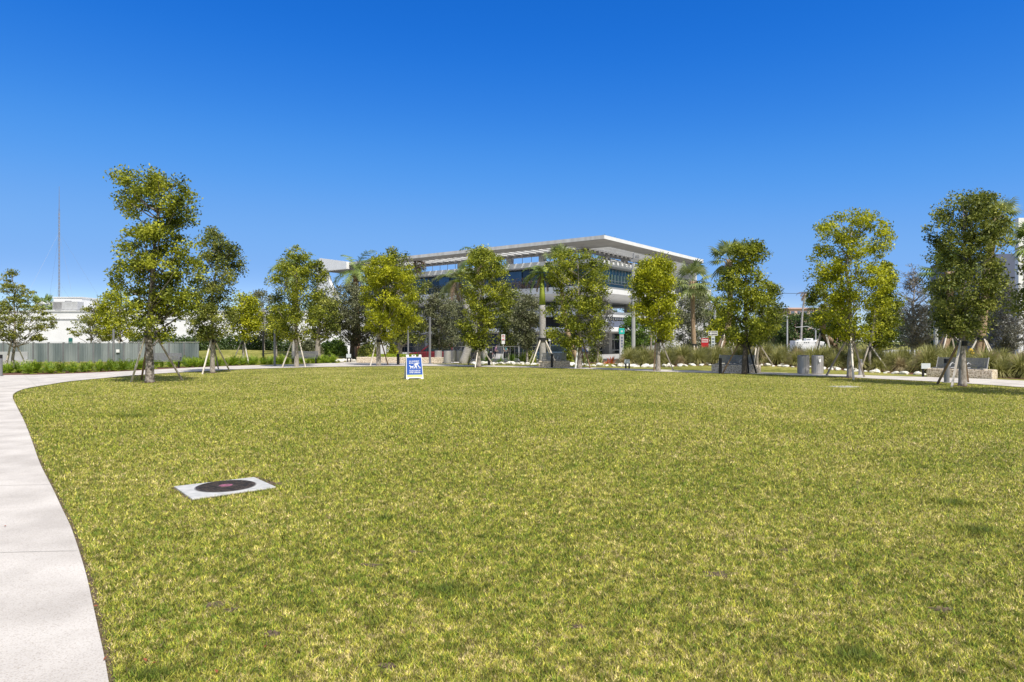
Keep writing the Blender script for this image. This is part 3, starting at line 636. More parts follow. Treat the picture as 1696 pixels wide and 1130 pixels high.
def fan_crown(R, nf=26, seed=0):
    r = random.Random(seed); quads = []
    for i in range(nf):
        az = i*2.4+r.uniform(-.3,.3); el = math.radians(r.uniform(-50, 80)); L = R*r.uniform(.5,.7)
        d = Vector((math.cos(az)*math.cos(el), math.sin(az)*math.cos(el), math.sin(el))); s_ = Vector((-math.sin(az), math.cos(az), 0)); h = d*L
        quads.append([Vector((0,0,0))-s_*.02, h-s_*.015, h+s_*.015, Vector((0,0,0))+s_*.02]); u_2 = s_.cross(d)
        for k in range(17):
            a = (k/16-.5)*math.radians(230); dd = (d*math.cos(a)+s_*math.sin(a)+u_2*.25*abs(math.sin(a))).normalized(); ll = R*.62*(1-.25*abs(a)/2)*r.uniform(.85,1.1)
            md = h+dd*ll*.55; e = h+dd*ll+Vector((0,0,-.22*ll)); wv_ = dd.cross(u_2).normalized()*.035*R
            quads.append([h, md-wv_, e, md+wv_])
    return np.array([[tuple(c) for c in q_] for q_ in quads]).reshape(-1,3)
def palm(label, kind, Y, trunkpx, R, r0=.2, seed=0, trunk='sabal', crown='palm', dead=True, stakes=None, shaft=None, name=None, zbase=None, nf=None):
    pts = [Vector((XY(px, Y)[0], Y, ZH(py, Y))) for px, py in trunkpx]      # bottom to top
    z0 = float(gz(pts[0].x, Y)) if zbase is None else zbase
    b0 = pts[0].copy(); b0.z = z0; root = thing(name or ('royal_palm' if kind == 'f' else 'cabbage_palm'), label, 'palm tree', tuple(b0))
    pts = [p-b0 for p in pts]
    if pts[0].z > .05: pts = [Vector((0,0,-.03))]+pts
    sp = spline([tuple(p) for p in pts], 4); n_ = len(sp); mb = MB()
    mb.tube([tuple(p) for p in sp], [r0*(1.15-.3*i/n_)*(1+.05*math.sin(i*2.1)) for i in range(n_)], 9); mb.build('trunk', M[trunk], root, smooth_=True)
    top = Vector(sp[-1]); ctr = top.copy()
    if shaft:
        sh = MB(); sh.tube([tuple(top), tuple(top+Vector((0,0,shaft*.5))), tuple(top+Vector((0,0,shaft)))], [r0*.95, r0*.75, r0*.4], 9)
        sh.build('crownshaft', M['shaft'], root, smooth_=True); ctr = top+Vector((0,0,shaft))
    V_ = feather_crown(R, nf or 15, seed) if kind == 'f' else fan_crown(R, nf or 26, seed)
    o = npmesh('crown', V_, 4, M[crown], root); o.location = ctr
    if dead:
        V_ = feather_crown(R*.75, 4, seed+5, 2.4, -5) if kind == 'f' else fan_crown(R*.7, 7, seed+9)*np.array([.7,.7,1])
        if kind != 'f': V_[:,2] = -np.abs(V_[:,2])
        o = npmesh('dead_fronds', V_, 4, M['palm_dead'], root); o.location = ctr-Vector((0,0,.15))
    else:
        bt = MB()
        for k in range(14):
            a = k*2.4; bt.tube([(r0*.7*math.cos(a), r0*.7*math.sin(a), -.9+.05*k), (r0*1.6*math.cos(a), r0*1.6*math.sin(a), -.55+.05*k)], .04, 4)
        o = bt.build('leaf_bases', M['sabal'], root); o.location = ctr
    if stakes:
        hs_, sp_ = stakes; i = min(range(n_), key=lambda q: abs(sp[q][2]-hs_)); c = Vector(sp[i])
        for k in range(4):
            a = k*math.pi/2+.6+seed; st = MB(); f = c+Vector((math.cos(a)*sp_, math.sin(a)*sp_, 0)); f.z = -.02
            st.tube([f, c+Vector((math.cos(a), math.sin(a), 0))*r0*.9], .055, 4); st.build('stake', M['timber'], root)
        sb = MB(); sb.tube([c-Vector((0,0,.15)), c+Vector((0,0,.12))], r0*1.25, 10); sb.build('strap', M['strap'], root)
    return root
palm('royal palm with orange brown trunk before the garage left end', 'f', 67, [(592,590),(591,530),(589,455)], 3.3, .3, 1, 'royal_br', 'palm', shaft=.4)
palm('royal palm whose fronds show behind the lobed green tree', 'f', 60, [(487,590),(487,520),(486,452)], 2.9, .2, 2, 'royal', 'palm', shaft=.5)
palm('tall royal palm crowning above the narrow staked tree', 'f', 52, [(768,598),(786,540),(800,440)], 2.7, .3, 3, 'royal', 'palm', shaft=.5)
palm('drooping pale fronded palm left of the narrow staked tree', 'f', 56, [(806,598),(785,540),(757,468)], 2.4, .3, 4, 'royal', 'palm_pale', shaft=.3)
palm('royal palm with smooth grey trunk and lime green crownshaft behind the limestone bench', 'f', 50, [(899,596),(898.5,550),(898,505)], 1.8, .26, 5, 'royal', 'palm', shaft=2.3, stakes=(1.9,1.3))
palm('cabbage palm with crooked base behind the broad rounded tree', 's', 50, [(956,595),(946,570),(934,520),(928,438)], 1.55, .17, 6, 'sabal', 'palm_pale', nf=24)
palm('straight cabbage palm in front of the garage right end', 's', 58, [(1150,580),(1148,540),(1147,466)], 1.9, .2, 7, 'sabal', 'palm_pale', dead=False, stakes=(1.5,1.0))
palm('tall cabbage palm standing behind the spreading dark trunked tree', 's', 46, [(1188,585),(1200,560),(1209,520),(1208,430)], 1.45, .2, 8, 'sabal', 'palm_pale', dead=False, stakes=(1.75,1.1))
palm('bent cabbage palm hidden by the tall full tree', 's', 44, [(1395,586),(1370,560),(1362,540),(1366,506)], 1.3, .22, 9, 'sabal', 'palm_pale', dead=False, stakes=(1.95,1.0))
palm('thin windblown coconut palm far behind the white motorhome', 'f', 110, [(1327,560),(1329,520),(1334,486)], 1.7, .16, 10, 'royal', 'palm_dead', dead=False, nf=7, name='coconut_palm')
palm('left leaning cabbage palm behind the right limestone bench', 's', 43, [(1553,598),(1566,565),(1575,530),(1571,450)], 1.65, .27, 11, 'sabal', 'palm', dead=False, stakes=(1.8,1.2))
palm('upright cabbage palm with crown above the dark leaved tree', 's', 45, [(1620,590),(1625,560),(1634,460),(1650,358)], 1.5, .26, 12, 'sabal', 'palm_pale', dead=False, stakes=(1.7,1.1))
palm('cabbage palm with fronds entering at the right edge', 's', 46, [(1712,590),(1712,500),(1710,402)], 1.5, .24, 13, 'sabal', 'palm', dead=False)
palm('small palm on the roof terrace at the left under the canopy', 's', 128, [(694,452),(694,441)], 1.5, .15, 14, 'sabal', 'palm_dead', dead=False, zbase=15.0)
palm('small palm on the roof terrace beneath the canopy corner', 's', 124, [(1004,430),(1004,412)], 2.4, .25, 15, 'sabal', 'palm', dead=False, zbase=15.0)
palm('distant palm left of the rooftop air conditioner', 's', 110, [(72,530),(72,508)], 2.2, .2, 16, 'sabal', 'palm', dead=False)
palm('distant palm peeking out right of the garage', 's', 120, [(1178,560),(1176,508)], 2.4, .2, 17, 'sabal', 'palm', dead=False)
# ---------------------------------------------------------------- tussock grass
def tussock_mesh(seed, R, hh, nb_, m):
    r = np.random.default_rng(seed); az = r.uniform(0,2*math.pi,nb_); lean = r.uniform(.15,1.6,nb_); L = hh*r.uniform(.7,1.2,nb_); rb = r.uniform(0,.18,nb_)*R
    d = np.stack([np.cos(az), np.sin(az)],1); Q = []
    N = 4; wv_ = np.stack([-d[:,1], d[:,0], np.zeros(nb_)],1)*.016
    def pt(t):
        s_ = np.sin(lean*t)*L*.8*t+rb; z = np.cos(lean*t*1.15)*L*t
        return np.stack([d[:,0]*s_, d[:,1]*s_, z],1)
    for i in range(N):
        a, b_ = pt(i/N), pt((i+1)/N); k0, k1 = 1-.8*(i/N)**2, 1-.8*((i+1)/N)**2
        Q.append(np.stack([a-wv_*k0, a+wv_*k0, b_+wv_*k1, b_-wv_*k1],1))
    V_ = np.concatenate(Q).reshape(-1,3); return V_
TG = 'ornamental grass clumps on the low berm'
protos = []
for s_, (R, hh, m_, lb) in enumerate([(.6,1.25,'tussock','green clump of long bladed ornamental grass in the right bed'),(.6,1.15,'tussock','green clump of long bladed ornamental grass in the right bed'),(.55,1.35,'tussock','green clump of long bladed ornamental grass in the right bed'),(.5,1.0,'tussock_dry','dry straw coloured clump of ornamental grass in the right bed')]):
    V_ = tussock_mesh(s_, R, hh, 520, m_); o = npmesh('grass_clump', V_, 4, M[m_]); tag(o, lb, 'grass clump', TG if s_ < 3 else 'dry grass clumps on the low berm'); protos.append(o)
used = [False]*4; cnt = 0
for row, dist in enumerate((.9, 1.9, 3.0, 4.2, 5.6, 7.2, 9.0)):
    acc = 0; last = None
    for p in bedR:
        q = p*(1-dist/10.5)+berm_back(p)*(dist/10.5)
        if last is not None and np.linalg.norm(q-last) < (.95+.07*row): continue
        last = q; X = q[0]+random.uniform(-.3,.3); Y = q[1]+random.uniform(-.35,.35)
        if X/Y > .95: continue
        if row < 2 and 1535 < CX+F*X/Y < 1655 and Y < 33.6: continue
        i = 3 if random.random() < .16 else random.randrange(3)
        o = protos[i] if not used[i] else protos[i].copy()
        if used[i]: COL.objects.link(o)
        used[i] = True; s_ = random.uniform(.85,1.2)*(.75 if row == 0 else 1)
        o.location = (X, Y, float(gz(X, Y))); o.rotation_euler = (0,0,random.uniform(0,6.3)); o.scale = (s_*random.uniform(.9,1.25), s_, s_*random.uniform(.8,1.0)*(1-.03*row)); cnt += 1
print('tussocks', cnt)
# ---------------------------------------------------------------- ferns in the left bed
fp = []
for v in range(3):
    quads = []; r = random.Random(v)
    for i in range(24):
        az = i*2.4; el = math.radians(r.uniform(15,85)); L = r.uniform(.4,.62); d = Vector((math.cos(az)*math.cos(el), math.sin(az)*math.cos(el), math.sin(el))); s_ = Vector((-math.sin(az), math.cos(az), 0)); p = Vector((0,0,0))
        for j in range(9):
            d = (d+Vector((0,0,-.13))).normalized(); q = p+d*L/9
            for sg in (-1,1):
                e = p+(s_*sg+d*.4).normalized()*.13*math.sin(math.pi*(j+1.2)/10.5); quads.append([p, p.lerp(e,.5)+d*.028, e, p.lerp(e,.5)-d*.02])
            p = q
    o = npmesh('fern_shrub', np.array([[tuple(c) for c in q_] for q_ in quads]).reshape(-1,3), 4, M['fern'])
    tag(o, 'low bright green fern in the mulched bed along the path', 'fern', 'ferns edging the far side of the path'); fp.append(o)
used = [False]*3; outla = np.array(outl); nf_ = 0
for row, dist in enumerate((1.5, 2.3, 3.2, 4.3)):
    last = None
    for px in np.arange(-40, 562, 1.0):
        Yo = np.interp(px, [CX+F*p[0]/p[1] for p in outl], [p[1] for p in outl]); Y = Yo+dist+(1.0 if px < 60 else 0); X = (px-CX)*Y/F
        if px > 540 and row < 1: continue
        if last is not None and math.hypot(X-last[0], Y-last[1]) < .62+row*.06: continue
        last = (X, Y); i = random.randrange(3); o = fp[i] if not used[i] else fp[i].copy()
        if 243 < px < 303 and row < 2: continue
        if 480 < px < 520 and row < 1: continue
        if used[i]: COL.objects.link(o)
        used[i] = True; X += random.uniform(-.2,.2); Y += random.uniform(-.25,.25); s_ = random.uniform(.9,1.4)
        o.location = (X, Y, float(gz(X, Y))); o.rotation_euler = (0,0,random.uniform(0,6.3)); o.scale = (s_,s_,s_); nf_ += 1
print('ferns', nf_)
# ---------------------------------------------------------------- rocks
rp = []
for v in range(4):
    bm = bmesh.new(); bmesh.ops.create_icosphere(bm, subdivisions=2, radius=1); r = random.Random(v+3)
    pl = [Vector((r.gauss(0,1), r.gauss(0,1), r.gauss(0,1))).normalized() for _ in range(9)]
    for vt in bm.verts:
        k_ = min([1.15]+[(.72+.1*i%.3)/max(vt.co.dot(p_), .3) for i, p_ in enumerate(pl)]); vt.co *= min(k_, 1.2)*r.uniform(.95,1.05); vt.co.z *= .62
    me = bpy.data.meshes.new('rock'); bm.to_mesh(me); bm.free(); me.materials.append(M['rock'])
    o = bpy.data.objects.new('rock', me); COL.objects.link(o); tag(o, 'white limestone rock in the row beyond the path', 'rock', 'limestone rocks edging the planting'); rp.append(o)
used = [False]*4; last = None; nr = 0
for j in range(2):
    for px in np.arange(785, 1560, 1.0):
        if 888 < px < 946 or 1240 < px < 1250 : continue
        p = np.array([np.interp(px, [c[0] for c in ROCKC], [c[1] for c in ROCKC])]); X, Y = G(px, p[0]+(-.7 if j else .15))
        if last is not None and math.hypot(X-last[0], Y-last[1]) < gap: continue
        gap = random.uniform(.24,.5) if j == 0 else random.uniform(.4,1.4)
        last = (X, Y); i = random.randrange(4); o = rp[i] if not used[i] else rp[i].copy()
        if used[i]: COL.objects.link(o)
        used[i] = True; s_ = random.uniform(.10,.23)*(1.1 if px < 1130 else .8); Y += random.uniform(-.2,.2)
        o.location = (X, Y, float(gz(X,Y))+s_*.3); o.rotation_euler = (random.uniform(-.3,.3), random.uniform(-.3,.3), random.uniform(0,6.3)); o.scale = (s_*random.uniform(.9,1.5), s_, s_*random.uniform(.8,1.2)); nr += 1
    gap = .5; last = None
for px, py in ((562,598.5),(570,598),(578,598.4),(586,598.2),(566,600),(556,599.5)):
    o = rp[0].copy(); COL.objects.link(o); X, Y = G(px, py); s_ = random.uniform(.15,.28); o.location = (X,Y,.05); o.scale = (s_*1.3,s_,s_); o.rotation_euler = (0,0,px)
print('rocks', nr)
# ---------------------------------------------------------------- spiky plants
def spiky(label, px, Y, h_, m_, seed, n_=26, name='bromeliad'):
    r = random.Random(seed); mb = MB(); X, Y = XY(px, Y); z0 = float(gz(X, Y)); quads = []
    for i in range(n_):
        az = i*2.4; el = math.radians(r.uniform(25,88)); L = h_*r.uniform(.75,1.1); d = Vector((math.cos(az)*math.cos(el), math.sin(az)*math.cos(el), math.sin(el))); s_ = Vector((-math.sin(az), math.cos(az), 0)); p = Vector((0,0,0)); w0 = .05*h_/.9
        for j in range(5):
            d = (d+Vector((0,0,-.09))).normalized(); q = p+d*L/5; a = w0*(1-(j/5)**2); b_ = w0*(1-((j+1)/5)**2); quads.append([p-s_*a, p+s_*a, q+s_*b_, q-s_*b_]); p = q
    o = npmesh(name, np.array([[tuple(c) for c in q_] for q_ in quads]).reshape(-1,3), 4, M[m_]); o.location = (X,Y,z0); tag(o, label, 'plant'); return o
spiky('large yellow green spiky plant left of the royal palm trunk', 866, 58, 1.35, 'brom', 1, 34)
spiky('smaller lime spiky plant at the foot of the royal palm', 882, 57, .95, 'brom', 2)
spiky('upright green spiky plant right of the pedestrian in teal', 848, 60, 1.15, 'leaf_bright', 3, 34)
spiky('leafy green spiky plant left of the parking sign', 829, 61, .9, 'leaf_bright', 4, 34)
spiky('dark green spiky plant beside the stakes of the narrow tree', 808, 55, 1.1, 'leaf_bright', 5, 30)
spiky('pale cream spiky plant in front of the dark shopfront', 994, 60, 1.05, 'brom_pale', 6, 30)
spiky('pale spiky plant behind the narrow tree trunk', 776, 57, 1.0, 'brom_pale', 7)
spiky('orange leaved plant right of the pale spiky plant', 1006, 59, .7, 'brom_red', 8, 20)
spiky('red brown leaved plant at the left end of the tussock bed', 1013, 57, .95, 'brom_red', 9, 24)
spiky('yellow leaved plant before the trunk of the crooked palm', 968, 56, 1.2, 'palm_pale', 10, 16)
spiky('low lime plant beside the stakes of the broad tree', 950, 52, .5, 'brom', 12, 16)
# ---------------------------------------------------------------- garage building
C0 = (13.5, 100.0); ang = math.atan2(.797, .604)
gb = thing('garage_building', 'white and grey parking garage with slotted roof canopy and glazed top floor', 'building', (C0[0], C0[1], -.5), ang)
ZB = .5   # building z = world z + .5
def B(name, m, boxes, bevel=0, parent=None):
    mb = MB()
    for b_ in boxes: mb.box(b_[0],b_[1],b_[2],b_[3],b_[4]+ZB,b_[5]+ZB)
    return mb.build(name, M[m], parent or gb, bevel)
XE, YE = 37.5, 62.0
# canopy: right arm along x, left arm along y
B('canopy_edge', 'soffit', [(0,3.4,0,YE,16.62,17.2)])
B('canopy_edge', 'soffit', [(3.4,XE,0,3.2,16.62,17.2)])
B('canopy_fascia', 'white', [(-.05,XE,-.08,-.003,16.68,17.22)]); B('canopy_fascia', 'fascia', [(-.08,-.003,0,57.1,16.68,17.22)])
B('canopy_slats', 'white', [(3.4+.55+i*1.55, 3.4+.55+i*1.55+.85, 3.2, 7.3, 16.6,17.18) for i in range(21) if 7.8 < 3.4+.55+i*1.55 < 36]+[(3.4, 7.9, 3.2, 3.21, 16.7, 17.1)])
B('canopy_slats', 'white', [(3.4, 7.3, 8.0+i*1.55, 8.0+i*1.55+.85, 16.6,17.18) for i in range(34)])
B('canopy_corner', 'conc', [(3.4,7.85,3.215,7.95,16.63,17.19)])
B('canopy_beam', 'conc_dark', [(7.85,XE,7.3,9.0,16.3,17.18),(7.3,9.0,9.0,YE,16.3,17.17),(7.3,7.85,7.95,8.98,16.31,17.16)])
for x in (8.2, 14.5, 21, 27.5): B('column', 'conc', [(x,x+1.0,7.6,8.5,14.85,16.3)])
for y in (16, 23, 34.5, 46): B('column', 'conc', [(7.6,8.5,y,y+1.0,14.85,16.3)])
# roof terrace
B('terrace_slab', 'white', [(5,XE-1,5,YE,14.0,14.82)], .05)
rl = MB()
for i in range(30):
    y = 5.4+i*1.9; rl.box(5.25,5.31,y,y+.06,14.82+ZB,15.85+ZB)
rl.box(5.24,5.32,5.4,60,15.85+ZB,15.92+ZB); rl.build('terrace_railing', M['pole'], gb)
B('terrace_parapet', 'conc_dark', [(9,30,5.3,5.6,14.82,15.25)])
# glazed upper floor
B('glazed_floor', 'glass_dark', [(7.2,34,7.2,YE-2,10.5,13.98)])
for i in range(9):
    y = 9+i*5.6; B('window', 'glass_blue', [(7.02,7.16,y,y+(2.6 if i % 2 else 3.4),10.6,13.7)])
B('window', 'glass_teal', [(9.5,30,7.02,7.16,10.45,13.9)])
for i in range(17):
    x = 10.2+i*1.12; B('curtain', 'curtain', [(x,x+.62,6.93,6.99,11.6,13.0)])
B('window_frame', 'pole_l', [(9.4,30.2,6.86,6.92,11.35,11.5)]+[(9.5+i*1.12,9.56+i*1.12,6.86,6.92,11.5,13.9) for i in range(19)])
bl = MB()
for i in range(28): bl.box(4.35,4.41,5+i*2.0,5.05+i*2.0,10.45+ZB,11.5+ZB)
bl.box(4.34,4.42,5,60,11.5+ZB,11.56+ZB); bl.box(4.5,34,4.34,4.4,11.45+ZB,11.52+ZB); bl.build('balcony_railing', M['pole_l'], gb)
# balcony slab with tapered underside
mb = MB(); z1, z2 = 10.4+ZB, 9.35+ZB
mb.add([(4,4,z1),(36,4,z1),(36,YE,z1),(4,YE,z1),(4,4,z2),(36,4,z2),(36,YE,z2),(4,YE,z2),(7.5,7.5,8.3+ZB),(36,7.5,8.3+ZB),(36,YE,8.3+ZB),(7.5,YE,8.3+ZB)],
       [(0,1,2,3),(0,4,5,1),(0,3,7,4),(4,8,9,5),(4,7,11,8),(8,11,10,9),(1,5,9,10,6,2),(3,2,6,10,11,7)])
mb.build('balcony_slab', M['white'], gb)
# garage decks
B('garage_deck', 'white_dim', [(6,34,6,YE-2,5.75,6.6)]); B('garage_deck', 'conc', [(6.4,33,6.4,YE-3,3.0,3.75)])
B('entrance_canopy', 'white', [(8,22,3.4,6.38,3.2,3.9),(3.6,6.38,8,40,3.2,3.9)], .1)
B('deck_mesh', 'slate', [(8,26,6.1,6.25,3.95,5.1)]); B('deck_louver', 'glass_dark', [(8,28,6.2,6.3,4.95+.35,5.7)])
B('louver_screen', 'pole_l', [(8+i*.75,8+i*.75+.1,6.1,6.18,5.25,5.72) for i in range(26)])
for x in (8, 15.5, 23, 30): B('pillar', 'conc', [(x,x+1.1,7.8,8.9,-.5,9.0)])
for y in (16.5, 25, 34, 43, 52): B('pillar', 'conc', [(7.8,8.9,y,y+1.1,-.5,9.0)])
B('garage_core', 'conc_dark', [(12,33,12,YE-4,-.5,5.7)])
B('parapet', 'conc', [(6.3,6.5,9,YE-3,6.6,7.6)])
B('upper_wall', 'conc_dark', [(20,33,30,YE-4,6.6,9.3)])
B('shopfront', 'glass_dark', [(9.2,30,9.3,9.5,-.5,2.95),(9.3,9.5,9.5,YE-4,-.5,2.95)])
B('shopfront_frame', 'pole_l', [(9.2,24,9.1,9.25,1.9,2.1),(9.2,24,9.1,9.25,.0,.18)]+[(9.2+i*2.1,9.32+i*2.1,9.1,9.25,.18,1.9) for i in range(8)])
B('shop_curtain', 'curtain', [(13.2,13.9,9.26,9.29,.3,1.8)])
B('awning_frame', 'white', [(8.2,8.35,4.2,4.35,3.9,5.2),(8.6,8.7,4.2,4.3,3.9,5.0)])
# right end wall and stair tower
en = MB(); zz0 = ZB
en.add([(XE,-.06,17.28+zz0),(XE,9,17.28+zz0),(XE,9,-.5+zz0),(XE,1.5,-.5+zz0),(XE,1.2,16.4+zz0),(XE,-.06,16.5+zz0),
        (XE+.55,-.06,17.28+zz0),(XE+.55,9,17.28+zz0),(XE+.55,9,-.5+zz0),(XE+.55,1.5,-.5+zz0),(XE+.55,1.2,16.4+zz0),(XE+.55,-.06,16.5+zz0)],
       [(0,1,2,3,4,5),(11,10,9,8,7,6),(0,6,7,1),(1,7,8,2),(2,8,9,3),(3,9,10,4),(4,10,11,5),(5,11,6,0)])
en.build('end_wall', M['white_dim'], gb)
B('stair_tower', 'white', [(XE+.56,XE+3.6,-.4,9,-.5,11.6)])
B('stair_wall', 'white_dim', [(31,XE-.01,3.0,9,-.5,10.6)]); B('stair_wall', 'conc', [(33,XE-.01,7.0,9,10.6,16.2)])
B('stair_window', 'glass_dark', [(33.5,35.2,2.9,2.98,8.3,9.3)]); B('stair_window', 'glass_dark', [(33.5,35.2,2.9,2.98,4.6,5.6)])
mb = MB()   # slanted white brace near the right end
mb.add([(30,3.4,10.6+ZB),(32.5,3.4,10.6+ZB),(36,3.4,14.6+ZB),(33,3.4,14.6+ZB),(30,3.9,10.6+ZB),(32.5,3.9,10.6+ZB),(36,3.9,14.6+ZB),(33,3.9,14.6+ZB)],
       [(0,1,2,3),(7,6,5,4),(0,4,5,1),(1,5,6,2),(2,6,7,3),(3,7,4,0)]); mb.build('slanted_brace', M['white'], gb)
# left end fin, in the plane of the left edge
fin = MB(); P2 = [(65.6,18.6),(57.2,17.3),(57.2,15.9),(63.6,15.9),(62.1,13.0),(60.4,10.6),(57.8,7.6),(57.8,-.5),(66.5,-.5),(66.5,16)]
n_ = len(P2); fin.add([(0,s_,z+ZB) for s_, z in P2]+[(-.7,s_,z+ZB) for s_, z in P2], [tuple(range(n_))[::-1], tuple(range(n_,2*n_))]+[(i,(i+1)%n_,n_+(i+1)%n_,n_+i) for i in range(n_)])
fin.build('end_fin', M['white'], gb)
B('canopy_edge', 'conc_dark', [(.02,6,57.2,66,15.95,16.5)])
# vines hanging from the terrace
P = rng.normal(size=(900,3))*np.array([.4,2.6,.55])+np.array([4.2,18.5,11.0+ZB]); npmesh('hanging_plant', leaf_verts(P,.3,.12,.2), 4, M['palm_dead'], gb)
P = rng.normal(size=(700,3))*np.array([.4,3.0,.5])+np.array([4.2,36,11.2+ZB]); npmesh('hanging_plant', leaf_verts(P,.35,.2,.2), 4, M['leaf_olive'], gb)
# ---------------------------------------------------------------- white building at left
Yw = 92; xa, _ = XY(-70, Yw); xb, _ = XY(610, Yw)
wb = thing('white_building', 'long low white windowless building behind the left trees', 'building', (xa, Yw, -.5))
zt = ZH(516, Yw)+.5
MB().box(0, xb-xa, 0, 16, -.3, zt).build('wall', M['white'], wb)
MB().box(-.1, xb-xa+.1, -.12, -.003, zt-1.05, zt-.95).build('joint_line', M['white_dim'], wb)
MB().box(-.15, xb-xa+.15, -.15, .25, zt-.001, zt+.12).build('coping', M['white'], wb)
pb = MB().box((XY(114,Yw)[0]-xa), (XY(119,Yw)[0]-xa)+.1, -.08, -.002, ZH(571,Yw)+.5, ZH(560,Yw)+.5).build('door', M['door_green'], wb)
rb = thing('rooftop_room', 'white box room on the roof of the long white building', 'roof room', (XY(127,99)[0], 99, zt-.5))
MB().box(-2,2,-2,2,-.2,ZH(495,99)-zt+.5).build('wall', M['white'], rb); MB().box(-2.1,2.1,-2.1,2.1,ZH(495,99)-zt+.5,ZH(494,99)-zt+.55).build('roof', M['white_dim'], rb)
ac = thing('air_conditioner', 'grey rooftop air conditioning unit in front of the white roof room', 'air conditioner', (XY(113,94)[0], 94, zt-.38))
acz = ZH(500,94)-zt+.38
mb = MB().box(-1.7,1.7,-.7,.7,.15,acz); mb.build('casing', M['pole_l'], ac, .03)
gr = MB(); 
for i in range(9): gr.box(-1.55+i*.13,-1.5+i*.13,-.75,-.702,.3,acz-.1)
gr.build('grille', M['pole'], ac); fr = MB()
for x in (-1.5,1.4): fr.box(x,x+.12,-.6,.6,0,.15)
fr.build('support', M['pole'], ac); MB().lathe([(.4,acz),(.4,acz+.12),(.3,acz+.12)],14).build('fan', M['pole'], ac)
# distant white houses above left roof line
for i, (px0, px1, tp, Y, lb) in enumerate([(60,72,498,125,'pale far house roof left of the antenna mast'),(72,95,502,128,'low pale far house behind the air conditioner'),(148,170,505,122,'pale far house right of the roof room')]):
    x0 = XY(px0,Y)[0]; x1 = XY(px1,Y)[0]; hz = ZH(tp,Y)+.5
    h = thing('far_house', lb, 'house', ((x0+x1)/2, Y, -.5)); MB().box(-(x1-x0)/2,(x1-x0)/2,0,8,0,hz-.6).build('wall', M['white'], h)
    MB().prism([(-(x1-x0)/2-.3,hz-.599),((x1-x0)/2+.3,hz-.599),(0,hz)],-.3,8.3).build('roof', M['white_dim'], h)
# antenna mast
Ym = 150; am = thing('antenna_mast', 'tall slim lattice radio mast with guy wires', 'antenna', (XY(98,Ym)[0], Ym, -.5)); zt2 = ZH(309,Ym)+.5
mb = MB(); R3 = [(.15*math.cos(a), .15*math.sin(a)) for a in (0,2.094,4.189)]; zl = zt2-5
for x, y in R3: mb.tube([(x,y,0),(x,y,zl)], .035, 4)
for k in range(int(zl/.8)):
    for i in range(3):
        a, b_ = R3[i], R3[(i+1)%3]; mb.tube([(a[0],a[1],k*.8),(b_[0],b_[1],k*.8+.8)], .025, 3, False)
mb.build('lattice', M['pole'], am); MB().tube([(0,0,zl),(0,0,zt2)], [.07,.03], 5).build('whip', M['pole'], am)
for zg in (zt2*.72, zt2*.42):
    for a in (.3, 2.4, 4.5, 5.6): MB().tube([(0,0,zg),(zg*.55*math.cos(a), zg*.55*math.sin(a), 0)], .012, 3, False).build('guy_wire', M['pole'], am)
# ---------------------------------------------------------------- right slate building with white frame
sb_ = thing('slate_building', 'dark slate panel building with white corner frame at the right edge', 'building', (XY(1648,78)[0], 78, -.5))
x2 = XY(1700,78)[0]-XY(1648,78)[0]; zs1 = ZH(421,78)+.5; zs2 = ZH(415,78)+.5
mb = MB(); mb.add([(0,0,0),(x2+14,0,0),(x2+14,0,zs2),(0,0,zs1),(0,12,0),(x2+14,12,0),(x2+14,12,zs2),(0,12,zs1)],[(0,1,2,3),(7,6,5,4),(0,3,7,4),(3,2,6,7),(1,5,6,2),(0,4,5,1)]); mb.build('wall', M['slate'], sb_)
MB().box(-.02,x2+14,-.06,-.003,zs1*.78,zs1*.785).build('panel_joint', M['black'], sb_)
xf = (1687-CX)*70/F-sb_.location.x; zf = ZH(361,70)+.5
MB().box(xf,xf+.45,-8,-7.5,0,zf).box(xf+.451,xf+12,-8,-7.5,zf-.6,zf).build('frame', M['white'], sb_)
lv = MB()
for i in range(60): lv.box(xf+.6,xf+12,-7.3,-7.1,1+i*.21,1.1+i*.21) if 1+i*.21 < zf-.8 else None
lv.build('louver', M['white_dim'], sb_); MB().box(xf+.46,xf+12,-7.0,-6.9,0,zf-.62).build('backing', M['slate'], sb_)
# pink hotel
ph = thing('pink_hotel', 'distant pink hotel block above the far trees', 'building', (XY(1352,260)[0], 260, -.5)); zh = ZH(512,260)+.5
MB().box(-10.5,12,0,18,0,zh).build('wall', M['pink'], ph); MB().box(-11,12.5,-.5,18.5,zh,zh+.5).build('roof', M['pink'], ph)
for k in range(4):
    for i in range(9):
        x = -9.6+i*2.4; z = zh-1.9-k*2.3; MB().box(x,x+1.3,-.06,-.01,z,z+1.1).build('window', M['slate'], ph)
# orange roofed house
oh = thing('orange_roof_house', 'small white house with orange tiled roof beyond the grass berm', 'house', (XY(1293,200)[0], 200, -.5)); zr = ZH(559,200)+.5
MB().box(-.8,.9,0,4,0,zr-.5).build('wall', M['white'], oh)
MB().prism([(-1.0,zr-.5),(1.1,zr-.5),(.5,zr),(-.4,zr)],-.4,4.4).build('roof', M['orange'], oh); MB().box(.1,.7,-.05,-.003,.9,1.7).build('window', M['glass_dark'], oh)
